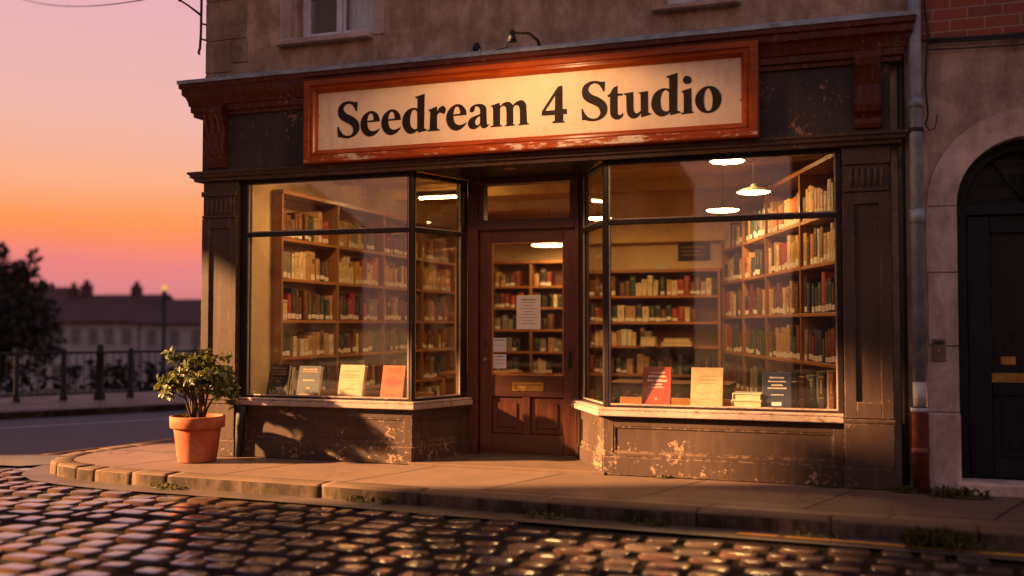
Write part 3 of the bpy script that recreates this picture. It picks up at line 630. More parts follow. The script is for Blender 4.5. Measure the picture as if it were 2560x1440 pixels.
def book_mesh(mb, fr, a, th, h, dp, z, cover, sticker, lean=0., d0=-.02):
    """one upright book, spine outwards, built in the frame's own coordinates"""
    o, u, n = fr; m = 'cov_' + cover
    def P(da, d, zz):
        aa = a + da + lean * zz
        return (o[0] + u[0] * aa + n[0] * d, o[1] + u[1] * aa + n[1] * d, z + zz)
    c = .003; q = th / 2
    k = [(-q, d0 - dp), (-q, d0 - .006), (-q * .55, d0), (q * .55, d0), (q, d0 - .006), (q, d0 - dp)]
    inner = [(q - c, d0 - dp), (q - c, d0 - .02), (-q + c, d0 - .02), (-q + c, d0 - dp)]
    ring = k + inner
    lo = [P(x, d, 0) for x, d in ring]; hi = [P(x, d, h) for x, d in ring]
    for i in range(len(ring)):
        j = (i + 1) % len(ring); mb.poly([lo[i], lo[j], hi[j], hi[i]], m)
    for a4 in ((0, 1, 8, 9), (4, 5, 6, 7), (1, 2, 3, 4, 7, 8)): mb.poly([hi[i] for i in a4], m)
    pg = [(-q + c, d0 - dp + .004), (-q + c, d0 - .02), (q - c, d0 - .02), (q - c, d0 - dp + .004)]
    lo = [P(x, d, .003) for x, d in pg]; hi = [P(x, d, h - .004) for x, d in pg]
    mb.poly(hi, 'pages')
    mb.poly([lo[0], lo[3], hi[3], hi[0]], 'pages')
    if sticker:
        w = q * .9; z0 = rnd.choice([.006, .012, .012, .02]); z1 = z0 + min(rnd.uniform(.036, .06), h * .2)
        mb.poly([P(-w * .6, d0 + .0008, z0), P(w * .6, d0 + .0008, z0), P(w * .6, d0 + .0008, z1), P(-w * .6, d0 + .0008, z1)], 'sticker')
        mb.poly([P(-q * .98, d0 - .0052, z0), P(-w * .6, d0 + .0008, z0), P(-w * .6, d0 + .0008, z1), P(-q * .98, d0 - .0052, z1)], 'sticker')
        mb.poly([P(w * .6, d0 + .0008, z0), P(q * .98, d0 - .0052, z0), P(q * .98, d0 - .0052, z1), P(w * .6, d0 + .0008, z1)], 'sticker')
    ink = 'ink' if cover in ('cream', 'white', 'tan', 'ochre', 'grey') else 'gilt'
    r = rnd.random()
    def band(za, zb, wq, mm): mb.poly([P(-q * wq, d0 + .0007, za), P(q * wq, d0 + .0007, za), P(q * wq, d0 + .0007, zb), P(-q * wq, d0 + .0007, zb)], mm)
    if not sticker or r < .35:
        for zz in (h * .84, h * .87, h * .30): band(zz, zz + .005, .54, ink)
    if r > .45:
        zz = h * .42
        while zz < h * .74: l = rnd.uniform(.008, .022); band(zz, zz + l, .16, ink); zz += l + .006
    elif r > .3: band(h * .58, h * .76, .54, rnd.choice(['cov_maroon', 'cov_black', 'pages', 'cov_dark green']))
NB = [0]
STUFF = MB()
def row(fr, a0, a1, z, room, pal, thick, where=None, group=None, sticker=.8, fill=1., rev=False, side=''):
    """a run of books along one shelf; where = words that place the shelf, None = part of the far mass"""
    x = a0 + rnd.uniform(.0, .03); lst = []
    while True:
        th = rnd.uniform(*thick)
        if x + th > a0 + (a1 - a0) * fill: break
        h = min(room - .03, rnd.choice([.55, .62, .7, .76, .84, .66, .72]) * room * rnd.uniform(.93, 1.06))
        lst.append((x + th / 2, th, h)); x += th + (rnd.uniform(.003, .010) if rnd.random() < .84 else rnd.uniform(.02, .07))
        if rnd.random() < .25: run_col = None
    if rev: lst.reverse()
    cols = list(pal); col = rnd.choice(cols)
    for i, (a, th, h) in enumerate(lst):
        if rnd.random() < .72: col = rnd.choice(cols)
        st = rnd.random() < sticker
        lean = rnd.uniform(-.08, .08) if rnd.random() < .16 else 0.
        if where is None or NB[0] >= 298:
            book_mesh(STUFF, fr, a, th, h, .19, z + .001, col, st, lean); continue
        NB[0] += 1
        mb = MB(); book_mesh(mb, fr, a, th, h, .19, z + .001, col, st, lean)
        o, u, n = fr
        ob = mb.build('book', None, 0, (o[0] + u[0] * a, o[1] + u[1] * a, z + .001))
        sz = ('tall ' if h > .73 * room else 'short ' if h < .62 * room else 'thick ' if th > sum(thick) / 2 + .01 else '')
        tag(ob, f"{sz}{col} book, {ORD[i + 1]} from the {side}, {where}", 'book', group)
warm = ['cream', 'cream', 'tan', 'ochre', 'brown', 'orange', 'tan', 'red', 'ochre', 'black', 'brown']
mixd = ['navy', 'brown', 'brown', 'tan', 'cream', 'teal', 'black', 'maroon', 'grey', 'brown', 'dark green', 'black', 'tan', 'red', 'navy', 'dark green']
dark = ['brown', 'dark green', 'black', 'navy', 'maroon', 'tan', 'brown', 'grey', 'teal']
rnd.seed(11)
# left bookcase, facing +x
LF = ((-5.283, .42), (0., 1.), (1., 0.))
ld = [0., 1.10, 2.20, 3.30, 4.40]
lsh = [.12, .52, .905, 1.268, 1.675, 2.072]
bookcase(LF, ld, lsh, 2.50, .28, 'long wooden bookcase full of books behind the left shop window')
names = {2.072: 'top shelf', 1.675: 'second shelf', 1.268: 'third shelf', .905: 'fourth shelf', .52: 'fifth shelf'}
for k in range(4):
    for i, z in enumerate(lsh):
        room = (lsh + [2.47])[i + 1] - z - .03
        near = k < 2 and z > .8
        pal = warm if (z == 1.675 and k > 0) else mixd if z > 1.2 else dark + ['cream', 'white']
        row(LF, ld[k] + .02, ld[k + 1] - .03, z, room, pal, (.042, .088), f"{names.get(z)}, {'nearest' if k == 0 else 'second'} bay, left bookcase" if near else None, 'books on the left bookcase', .82, rnd.uniform(.86, 1.), side='street end')
# right bookcase, running back at an angle
s19 = (.328, .945)
P0 = (-.15, .40); LEN = 4.42
RF = ((P0[0] - s19[0] * LEN, P0[1] + s19[1] * LEN), (s19[0], -s19[1]), (-s19[1], -s19[0]))
rd = [0., 1.10, 2.12, 3.36, LEN]
rsh = [.06, .47, .895, 1.322, 1.745, 2.15]
bookcase(RF, rd, rsh, 2.58, .27, 'tall wooden bookcase slanting back behind the right shop window')
names = {2.15: 'top shelf', 1.745: 'second shelf', 1.322: 'third shelf', .895: 'fourth shelf', .47: 'fifth shelf'}
bn = ['farthest bay', 'third bay', 'second bay', 'nearest bay']
for k in (3, 2, 1, 0):
    for i, z in enumerate(rsh):
        room = (rsh + [2.55])[i + 1] - z - .03
        near = z > .8
        pal = warm if (z in (1.745, 2.15) and k > 1) or (z == 1.322 and k == 2) else mixd + ['tan'] if z > .5 else dark
        row(RF, rd[k] + .02, rd[k + 1] - .02, z, room, pal, (.062, .110), f"{names.get(z)}, {bn[k]}, right bookcase" if near else None, 'books on the right bookcase', .75, rnd.uniform(.86, 1.), True, 'street end')
# back bookcase against the partition
BF = FRONT(-3.32); BF = ((-3.32, 4.44), (1., 0.), (0., -1.))
bd = [0., 1.70]
bsh = [.12, .60, .955, 1.258, 1.588]
bookcase(BF, bd, bsh, 1.88, .26, 'low dark wooden bookcase against the cream back wall')
row(BF, .04, 1.66, 1.588, .29, ['tan', 'brown', 'red', 'maroon', 'grey', 'cream', 'dark green', 'ochre', 'red', 'brown'], (.05, .085), 'top shelf of the low back bookcase', 'books on the back bookcase', .6, 1., side='left')
row(BF, .04, 1.48, 1.258, .28, ['dark green', 'brown', 'red', 'teal', 'cream', 'tan', 'navy', 'brown', 'cream'], (.05, .085), 'second shelf of the low back bookcase', 'books on the back bookcase', .7, 1., side='left')
row(BF, .04, .95, .955, .27, ['cream', 'brown', 'white', 'tan', 'grey', 'brown'], (.04, .08), 'third shelf of the low back bookcase', 'books on the back bookcase', .5, 1., side='left')
for z in (.60, .12): row(BF, .04, 1.66, z, .30, dark, (.05, .08))
# far bookcase seen through the door
KF = ((-5.25, 6.18), (1., 0.), (0., -1.))
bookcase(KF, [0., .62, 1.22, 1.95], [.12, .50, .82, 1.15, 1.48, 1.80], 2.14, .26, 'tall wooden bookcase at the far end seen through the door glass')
for k in range(3):
    for i, z in enumerate([.12, .50, .82, 1.15, 1.48, 1.80]):
        row(KF, [0., .62, 1.22][k] + .03, [.62, 1.22, 1.95][k] - .03, z, .29, dark + mixd + ['cream', 'tan', 'ochre'], (.05, .09), None, None, .4, rnd.uniform(.55, .95))
tag(STUFF.build('shelved_books'), 'mass of shelved books in the lower and farther shelves', 'books', None, 'stuff')
# things lying about at the back
def lying(name, x0, x1, y0, y1, z0, h, col, label, cat='book', group=None):
    m = 'cov_' + col; mb = MB()
    t = thing(name, ((x0 + x1) / 2, (y0 + y1) / 2, z0), label, cat, group)
    c = MB(); c.box(x0, x1, y0, y1, z0, z0 + .005, m); c.box(x0, x1, y0, y1, z0 + h - .005, z0 + h, m); c.box(x0, x0 + .006, y0, y1, z0 + .005, z0 + h - .005, m); c.build('cover', t)
    MB().box(x0 + .0062, x1 - .008, y0 + .008, y1 - .008, z0 + .0052, z0 + h - .0052, 'pages').build('page_block', t)
lying('book', -2.30, -1.92, 4.24, 4.43, .957, .05, 'white', 'thick pale book lying on the third shelf of the back bookcase')
lying('book', -2.27, -1.95, 4.25, 4.43, 1.008, .045, 'cream', 'cream book on top of the pale lying book at the back')
lying('box_file', -2.56, -2.38, 4.26, 4.43, .957, .11, 'white', 'small white box file on the third shelf of the back bookcase', 'box')
# wall board and note on the back wall
t = thing('notice_board', (-1.965, 4.70, 2.04), 'dark framed board hung high on the cream back wall', 'notice board')
MB().box(-2.165, -1.765, 4.695, 4.718, 2.035, 2.255, 'iron').build('frame', t, .004); mb = MB().box(-2.145, -1.785, 4.688, 4.6945, 2.055, 2.235, 'slate_clean')
for i in range(3): mb.box(-2.12, -1.83 - .05 * (i % 2), 4.6868, 4.6878, 2.20 - i * .05, 2.212 - i * .05, 'faded_ink')
mb.build('board', t)
tag(MB().box(-2.46, -2.30, 4.70, 4.719, 1.925, 2.0, 'paper').build('wall_note', None, .003), 'small white note fixed to the back wall above the low bookcase', 'note')
# table just inside the left splay and its boxes
t = thing('side_table', (-3.95, 2.4, .02), 'small wooden table standing inside behind the left splayed window', 'table')
MB().box(-4.35, -3.62, 2.1, 2.8, .66, .70, 'shelf_wood').build('table_top', t, .004)
for x in (-4.31, -3.66):
    for y in (2.14, 2.76): MB().box(x - .02, x + .02, y - .02, y + .02, .02, .66, 'shelf_wood_z').build('leg', t)
# table and dark boxes behind the right window
t = thing('display_table', (-2.1, 1.6, .02), 'dark low table inside behind the right shop window', 'table')
MB().box(-2.35, -1.15, 1.5, 2.1, .62, .66, 'shelf_back').build('table_top', t, .004)
for x in (-2.31, -1.19):
    for y in (1.54, 2.06): MB().box(x - .02, x + .02, y - .02, y + .02, .02, .62, 'shelf_back').build('leg', t)

# ------------------------------------------------------------------ books on display in the windows
def display(xc, w, h, th, cover, label, lines, y=.115, lean=14, yaw=0, ink='gilt', extra=None):
    t = thing('book', (xc, y, .5475), label, 'book', 'books on display in the shop windows'); ORG[t.name] = (0, 0, 0)
    t.rotation_euler = (-R(lean), 0, R(yaw)); m = 'cov_' + cover
    c = MB(); c.box(-w / 2, w / 2, 0, .005, 0, h, m); c.box(-w / 2, w / 2, th - .005, th, 0, h, m); c.box(-w / 2, -w / 2 + .006, .005, th - .005, 0, h, m); c.build('cover', t, .0015)
    MB().box(-w / 2 + .0062, w / 2 - .008, .0052, th - .0052, .006, h - .006, 'pages').build('page_block', t)
    k = MB(); rr = random.Random(hash(label) % 999 if False else int(xc * -1000))
    for z, wd, s in lines:
        x = -wd * w / 2
        while x < wd * w / 2:
            l = rr.uniform(.5, 1.1) * s
            k.box(x, x + l, -.0009, -.0001, z * h, z * h + s * rr.uniform(.8, 1.15), ink); x += l + s * .35
    if extra: extra(k, w, h)
    k.build('cover_print', t)
rnd.seed(3)
display(-5.155, .215, .315, .05, 'black', 'black book with gilt lettering, leftmost on the left window ledge', [(.84, .62, .016), (.74, .66, .016), (.66, .66, .016), (.55, .6, .008), (.46, .1, .012), (.10, .5, .007)])
display(-4.825, .235, .30, .055, 'ink blue', 'dark blue book with pale title, second on the left window ledge', [(.86, .6, .014), (.80, .7, .007), (.52, .5, .014), (.28, .12, .016), (.07, .7, .014)])
display(-4.385, .25, .315, .06, 'buff', 'cream book with faded lettering on the left window ledge', [(.79, .6, .008), (.68, .66, .011), (.62, .62, .008), (.27, .3, .012), (.27, .55, .005)], ink='faded_ink')
def oval(k, w, h):
    pts = [(w * .36 * math.cos(a), -.0010, h * .52 + h * .14 * math.sin(a)) for a in [i * math.pi / 12 for i in range(24)]]
    k.poly(pts, 'cov_red')
display(-3.965, .225, .315, .055, 'brick', 'orange red book with a dark oval, rightmost on the left window ledge', [(.88, .55, .010), (.80, .62, .012), (.13, .35, .010)], ink='cov_red', extra=oval)
display(-1.575, .235, .335, .05, 'red', 'red book with pale lettering on the right window ledge', [(.84, .5, .010), (.74, .62, .017), (.63, .66, .019), (.55, .35, .012), (.48, .4, .009), (.19, .06, .012)], y=.125, ink='sticker')
display(-1.165, .255, .335, .055, 'buff', 'pale cream book with small grey title on the right window ledge', [(.78, .5, .009), (.68, .6, .011), (.60, .56, .008), (.22, .45, .006)], y=.12, ink='faded_ink')
def tag_patch(k, w, h): k.box(-.04, .035, -.0011, -.0001, .03, .06, 'paper_blue')
display(-.62, .225, .30, .04, 'navy', 'dark navy book with silver lettering, last on the right window ledge', [(.83, .5, .012), (.73, .6, .010), (.63, .36, .012), (.55, .62, .012), (.38, .4, .008)], y=.20, lean=11, yaw=3, ink='sticker', extra=tag_patch)
lying('book', -.975, -.735, .17, .42, .547, .068, 'cream', 'thick cream book lying flat beside the navy book, right window', group='books on display in the shop windows')
lying('book', -.965, -.74, .18, .42, .616, .055, 'white', 'pale book lying on top of the thick cream one, right window', group='books on display in the shop windows')
WF = ((-.50, .30), (1., 0.), (0., -1.))
for a, th, h, c, l in ((.0, .05, .215, 'brown', 'short brown upright book beside the navy book, right window ledge'), (.062, .055, .255, 'maroon', 'maroon upright book in the right corner of the right window ledge'), (.135, .07, .27, 'dark green', 'dark green upright book next to the maroon one, right window ledge'), (.212, .07, .30, 'black', 'tall black upright book, right window ledge'), (.287, .06, .31, 'brown', 'tall brown upright book against the right window frame')):
    mb = MB(); book_mesh(mb, WF, a, th, h, .15, .547, c, False)
    tag(mb.build('book', None, 0, (-.5 + a, .3, .547)), l, 'book', 'books on display in the shop windows')
# papers taped inside the door glass
def notice(x0, x1, z0, z1, m, label, n):
    t = thing('paper_notice', ((x0 + x1) / 2, .766, z0), label, 'notice', 'papers taped to the door glass')
    MB().box(x0, x1, .7655, .7665, z0, z1, m).build('sheet', t)
    k = MB(); rr = random.Random(n); h = z1 - z0; w = x1 - x0
    for i in range(n):
        z = z1 - h * (.12 + .8 * i / n); wd = rr.uniform(.4, .8) * w * (1.05 if i == 0 else 1)
        k.box((x0 + x1) / 2 - wd / 2, (x0 + x1) / 2 + wd / 2, .7648, .7654, z - .004 - (.004 if i == 0 else 0), z, 'ink')
    k.build('print', t)
notice(-2.997, -2.764, 1.18, 1.494, 'paper', 'large printed sheet taped in the middle of the door glass', 9)
notice(-3.228, -3.098, .970, 1.097, 'paper_blue', 'upper small paper at the left edge of the door glass', 2)
notice(-3.228, -3.098, .815, .945, 'paper_blue', 'lower small paper at the left edge of the door glass', 3)

# ------------------------------------------------------------------ lamps inside
def pendant(x, y, z, r, label, drop, bulb='bulb', group='pendant lamps in the shop'):
    t = thing('pendant_lamp', (x, y, z), label, 'lamp', group)
    MB().lathe([(.015, .085), (.022, .08), (.035, .055), (r * .7, .034), (r, .010), (r, .004), (r * .98, .004), (r * .68, .028), (.03, .045), (0, .048)], (x, y, z), 'enamel', 28).build('lamp_shade', t)
    MB().lathe([(0, -.012), (r * .5, -.009), (r * .85, .0), (r * .95, .010)], (x, y, z), bulb, 28).build('bulb', t)
    MB().tube([(x, y, z + .08), (x, y, z + drop)], .005, 'iron', 6).build('cord', t)
pendant(-.91, 1.5, 2.45, .165, 'bright pendant lamp nearest the right bookcase, right window', .46, 'bulb_far')
pendant(-1.37, 2.89, 2.45, .185, 'bright pendant lamp farther back in the right window', .46)
pendant(-1.14, 1.42, 2.74, .17, 'pendant lamp close to the ceiling at the right window top', .17)
pendant(-4.19, 5.7, 2.36, .27, 'bright lamp seen through the top of the door glass', .54, 'bulb_far')
pendant(-2.84, 3.24, 2.45, .16, 'pendant lamp seen through the right splayed window', .34)
pendant(-4.55, .62, 2.76, .17, 'added hidden lamp under the ceiling that brightens the left shop window', .15)  # extra lamp out of sight, added to light the pier and window books
t = thing('tube_light', (-4.6, 2.78, 2.72), 'white tube light under the ceiling, seen in the left splayed window', 'lamp')
MB().box(-4.95, -4.33, 2.75, 2.81, 2.735, 2.80, 'enamel').build('housing', t); MB().tube([(-4.90, 2.78, 2.72), (-4.38, 2.78, 2.72)], .012, 'bulb', 10).build('tube', t)
# ------------------------------------------------------------------ neighbour on the right
nb = thing('neighbour_house', (2.2, 0, 0), 'rendered house on the right with a brick band and an arched dark blue door', 'building')
AX, AR, AZ = 1.176, .486, 2.10     # arch centre, radius, springing
def arch_pts(r, n=20): return [(AX + r * math.cos(math.pi - math.pi * i / n), AZ + r * math.sin(math.pi * i / n)) for i in range(n + 1)]
def ext_y(mb, pts, y0, y1, m):
    """polygon in x,z extruded in y"""
    vv = [[Vector((x, z, 0)) for x, z in pts]]
    for tri in tessellate_polygon(vv):
        mb.poly([(pts[i][0], y0, pts[i][1]) for i in tri], m); mb.poly([(pts[i][0], y1, pts[i][1]) for i in tri], m)
    for a, b in zip(pts, pts[1:] + pts[:1]): mb.poly([(a[0], y0, a[1]), (b[0], y0, b[1]), (b[0], y1, b[1]), (a[0], y1, a[1])], m)
mb = MB(); ap = arch_pts(AR + .002)
NX0, NX1 = .442, 6.0
ext_y(mb, [(NX0, 0), (AX - AR - .002, 0)] + ap[1:-1] + [(AX + AR + .002, 0), (NX1, 0), (NX1, 3.34), (NX0, 3.34)], 0.0, .32, 'stucco_right')
mb.box(NX0, NX1, .32, 7, 0, 6.6, 'stucco_right')
mb.build('wall', nb)
MB().box(NX0, NX1, -.02, .319, 3.341, 6.6, 'red_brick').build('brick_band', nb)
mb = MB()
oo = [(x, z) for x, z in arch_pts(AR + .20)]; ii = arch_pts(AR)
ext_y(mb, oo + list(reversed(ii)), -.022, .16, 'stone_pale')
mb.build('arch_surround', nb, .004)
for z0, z1, e in ((.58, 1.06, .0), (1.066, 1.60, .012), (1.606, 2.095, .004)):
    MB().box(.472 + e, AX - AR, -.018 - e * .3, .16, z0, z1, 'stone_pale').build('jamb_stone', nb, .006); MB().box(AX + AR, AX + AR + .21, -.018, .16, z0, z1, 'stone_pale').build('jamb_stone', nb, .006)
for a, b in ((.455, AX - AR + .004), (AX + AR - .004, AX + AR + .23)): MB().box(a, b, -.045, .16, 0, .575, 'stone_pale').build('plinth_stone', nb, .01)
MB().box(AX - AR - .03, AX + AR + .03, -.12, .16, -.01, .085, 'stone_pale').build('doorstep', nb, .012)
m = 'blue_door'; yd = .165
mb = MB()
ext_y(mb, [(AX - AR, .086)] + arch_pts(AR)[0:] + [(AX + AR, .086)], yd + .05, yd + .09, m)
fo = [(AX - AR, .086)] + arch_pts(AR) + [(AX + AR, .086)]; fi = [(AX - AR + .075, .086)] + arch_pts(AR - .075) + [(AX + AR - .075, .086)]
for a, b in zip(range(len(fo) - 1), range(1, len(fo))): ext_y(mb, [fo[a], fo[b], fi[b], fi[a]], yd - .03, yd + .0495, m)
mb.box(AX - AR + .075, AX + AR - .075, yd - .035, yd + .0496, 2.035, 2.115, m)
fb = mb.build('door_frame', nb, .003)
mb = MB()
ext_y(mb, [(AX - AR + .08, 2.118)] + arch_pts(AR - .08)[1:-1] + [(AX + AR - .08, 2.118)], yd + .03, yd + .034, 'glass_plain'); mb.build('fanlight_pane', fb)
mb = MB()
for k in (-.6, 0, .6):
    mb.tube([(AX, yd + .02, 2.118), (AX + (AR - .08) * math.sin(k), yd + .02, 2.118 + (AR - .09) * math.cos(k))], .009, m, 6)
mb.build('fanlight_bar', fb)
mb = MB(); x0, x1 = AX - AR + .08, AX + AR - .08
mb.box(x0, x0 + .16, yd, yd + .045, .09, 2.03, m); mb.box(x1 - .16, x1, yd, yd + .045, .09, 2.03, m)
mb.box(x0 + .16, x1 - .16, yd + .001, yd + .045, 1.90, 2.03, m); mb.box(x0 + .16, x1 - .16, yd + .001, yd + .045, .70, .92, m); mb.box(x0 + .16, x1 - .16, yd + .001, yd + .045, .09, .24, m)
nd = mb.build('door', nb, .006); nd['label'] = 'near black blue panelled house door with glass upper panel'
p = MB(); p.box(x0 + .16, x1 - .16, yd + .02, yd + .04, .24, .70, m); p.box(x0 + .22, x1 - .22, yd + .008, yd + .02, .30, .64, m); p.build('panel', nd, .008)
MB().box(x0 + .16, x1 - .16, yd + .022, yd + .026, .92, 1.90, 'glass_plain').build('pane', nd)
p = MB(); p.box(.925, 1.42, yd - .006, yd + .0005, .795, .865, 'brass'); p.box(.955, 1.39, yd - .010, yd - .006, .815, .845, 'brass'); p.build('letter_plate', nd, .002)
MB().box(.99, 1.09, yd + .012, yd + .0215, .925, .985, 'brass').build('name_plate', nd, .002)
p = MB(); p.tube([(1.44, yd + .0, 1.05), (1.44, yd - .05, 1.05), (1.40, yd - .055, 1.05)], .010, 'iron', 8); p.build('handle', nd)
# bell box
t = thing('bell_box', (.556, -.02, .955), 'small metal bell box on the pale jamb beside the arched door', 'bell box')
MB().box(.512, .600, -.042, -.0185, .955, 1.115, 'bronze').build('body', t, .004)
MB().box(.526, .586, -.046, -.042, 1.075, 1.10, 'iron').build('name_slot', t); MB().tube([(.556, -.0425, 1.03), (.556, -.047, 1.03)], .010, 'brass', 12).build('button', t)
# drainpipe
t = thing('drainpipe', (.425, -.09, 0), 'tall grey drainpipe with a rusty red iron foot between shop and house', 'drainpipe')
px, py = .418, -.085
MB().tube([(px, py, .80), (px, py, 6.4)], .046, 'pipe_grey', 18).build('upper_pipe', t)
MB().tube([(px, py, .62), (px, py, .80)], .047, 'pipe_pale', 18).build('pale_section', t)
MB().tube([(px, py, .0), (px, py, .60), (px, py, .615)], [.058, .058, .066], 'pipe_red', 18).build('iron_foot', t)
for z, r, h, m in ((.30, .064, .05, 'pipe_red'), (.60, .066, .03, 'pipe_pale'), (2.02, .055, .10, 'pipe_grey'), (2.86, .054, .07, 'pipe_grey'), (2.66, .053, .03, 'iron'), (4.2, .054, .07, 'pipe_grey')):
    MB().tube([(px, py, z - h / 2), (px, py, z + h / 2)], r, m, 18).build('collar', t)
for z in (1.2, 2.66, 4.2):
    MB().box(px - .012, px + .012, -.06, .0, z - .012, z + .012, 'iron').build('bracket', t)
tag(MB().tube([(.318, -.01, 0.), (.318, -.01, 2.4), (.322, -.01, 3.44)], .026, 'iron', 10).build('conduit_pipe'), 'thin dark conduit pipe in the gap beside the shopfront', 'pipe')
def cable(name, pts, r, label):
    tag(MB().tube(pts, r, 'iron', 6).build(name), label, 'cable')
def sag(a, b, s, n=12): return [(a[0] + (b[0] - a[0]) * i / n, a[1] + (b[1] - a[1]) * i / n, a[2] + (b[2] - a[2]) * i / n - s * 4 * (i / n) * (1 - i / n)) for i in range(n + 1)]
cable('cable', sag((.50, -.035, 3.34), (3.2, -.035, 3.345), .03), .012, 'thick dark cable along the foot of the brick band')
cable('cable', sag((.50, -.05, 3.315), (3.2, -.05, 3.30), .02), .009, 'middle dark cable running below the brick band')
cable('cable', sag((.50, -.035, 3.265), (3.2, -.035, 3.33), .05), .006, 'thin dark cable sagging lowest below the brick band')
cable('cable', [(.46, -.05, 4.6), (.475, -.05, 3.8), (.515, -.05, 3.36), (.50, -.05, 3.2), (.49, -.05, 3.0), (.505, -.05, 2.78), (.485, -.05, 2.70)], .007, 'dark cable dropping beside the grey drainpipe')
cable('cable', [(.49, -.03, 2.70), (.515, -.035, 2.66), (.55, -.04, 2.67), (.565, -.04, 2.74), (.57, -.04, 2.78)], .005, 'short curled cable end right of the drainpipe')
# wire bracket on the left corner and the wire it holds
t = thing('wire_bracket', (-5.93, -.06, 3.9), 'dark iron wire bracket on the upper left corner of the shop building', 'bracket')
MB().tube([(-5.90, -.05, 5.0), (-5.905, -.055, 4.0), (-5.91, -.06, 3.86), (-5.925, -.06, 3.82), (-5.915, -.06, 3.80)], .012, 'iron', 8).build('rod', t)
mb = MB().tube([(-5.905, -.06, 4.18), (-6.03, -.10, 4.28), (-6.17, -.14, 4.37), (-6.17, -.14, 4.39)], [.012, .009, .008, .010], 'iron', 8); mb.tube([(-6.10, -.12, 4.315), (-6.10, -.12, 4.345)], .016, 'iron', 8); mb.build('arm', t)
for z in (3.95, 4.1, 4.45): MB().tube([(-5.905, -.055, z), (-5.885, -.0, z)], .010, 'iron', 6).build('stay', t)
tag(MB().tube(sag((-6.17, -.14, 4.39), (-17.3, 8.05, 8.45), .28, 24), .006, 'iron', 5).build('overhead_wire'), 'thin overhead wire crossing the pink sky to the corner bracket', 'wire')

# ------------------------------------------------------------------ ground
def struct(o): o['kind'] = 'structure'; return o
KO = [(-5.6, 9.0), (-6.3, 4.5), (-6.72, 2.0), (-6.90, .9), (-7.03, .45), (-7.11, .0), (-7.11, -.34), (-7.03, -.62), (-6.86, -.86), (-6.60, -1.02), (-6.25, -1.12), (-5.7, -1.185), (-5.0, -1.19), (-4.4, -1.20), (-3.7, -1.235), (-2.6, -1.31), (-1.67, -1.36), (-.74, -1.38), (.0, -1.40), (.9, -1.47), (3.0, -1.66), (9.0, -2.2)]
def offset(path, d):
    out = []
    for i, p in enumerate(path):
        a = path[max(i - 1, 0)]; b = path[min(i + 1, len(path) - 1)]
        dx, dy = b[0] - a[0], b[1] - a[1]; l = math.hypot(dx, dy); out.append((p[0] + dy / l * d, p[1] - dx / l * d))
    return out
def resample(path, step):
    out = [path[0]]; acc = 0
    for a, b in zip(path, path[1:]):
        l = math.hypot(b[0] - a[0], b[1] - a[1]); t = step - acc
        while t < l: out.append((a[0] + (b[0] - a[0]) * t / l, a[1] + (b[1] - a[1]) * t / l)); t += step
        acc = l - (t - step)
    out.append(path[-1]); return out
KI = offset(KO, -.19)
mb = MB()
inner = offset(KO, -.186)
poly = inner + [(9.0, .9), (-3.0, .9), (-5.8, .9), (-5.5, 9.0)]
vv = [[Vector((x, y, 0)) for x, y in poly]]
for tri in tessellate_polygon(vv): mb.poly([(poly[i][0], poly[i][1], -.004) for i in tri], 'pavement')
struct(mb.build('pavement'))
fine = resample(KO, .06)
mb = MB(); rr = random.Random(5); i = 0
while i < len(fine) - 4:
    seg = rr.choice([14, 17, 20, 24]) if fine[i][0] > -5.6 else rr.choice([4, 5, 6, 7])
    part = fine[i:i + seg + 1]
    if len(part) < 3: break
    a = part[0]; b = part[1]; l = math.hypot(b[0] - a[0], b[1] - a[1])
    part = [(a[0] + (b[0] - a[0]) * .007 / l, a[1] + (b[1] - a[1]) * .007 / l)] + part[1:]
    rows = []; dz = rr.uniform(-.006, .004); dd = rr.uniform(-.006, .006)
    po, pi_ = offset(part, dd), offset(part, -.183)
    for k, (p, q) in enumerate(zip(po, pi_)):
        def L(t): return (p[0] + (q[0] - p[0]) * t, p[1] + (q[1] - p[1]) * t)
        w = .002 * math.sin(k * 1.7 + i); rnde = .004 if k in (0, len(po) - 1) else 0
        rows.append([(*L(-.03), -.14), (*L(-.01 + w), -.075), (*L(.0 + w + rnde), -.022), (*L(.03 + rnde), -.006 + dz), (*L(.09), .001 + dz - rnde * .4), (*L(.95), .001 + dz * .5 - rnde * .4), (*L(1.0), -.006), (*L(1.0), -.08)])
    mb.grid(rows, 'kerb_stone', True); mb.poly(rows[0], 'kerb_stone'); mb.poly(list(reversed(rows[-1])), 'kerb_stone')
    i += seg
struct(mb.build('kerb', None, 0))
# gutter strip
mb = MB(); g0, g1 = offset(KO, -.02), offset(KO, .235)
sel = [i for i in range(len(KO))]
mb.grid([[(*g0[i], -.102), (*g1[i], -.106)] for i in sel], 'gutter', False); struct(mb.build('gutter'))
mb = MB(); y0, y1 = offset(KO, .10), offset(KO, .155)
fy0, fy1 = resample(y0, .15), resample(y1, .15)
n = min(len(fy0), len(fy1))
k0 = [i for i in range(len(y0)) if y0[i][0] > -.8 and y0[i][1] < -1]
mb.grid([[(*y0[i], -.0975), (*y1[i], -.0985)] for i in k0], 'yellow_line', False)
ya, yb = offset(KO, .70), offset(KO, .79)
k1 = [i for i in range(len(ya)) if ya[i][1] > -.4 and ya[i][0] < -6]
mb.grid([[(*ya[i], -.0985), (*yb[i], -.0985)] for i in k1], 'yellow_line', False)
struct(mb.build('yellow_line'))
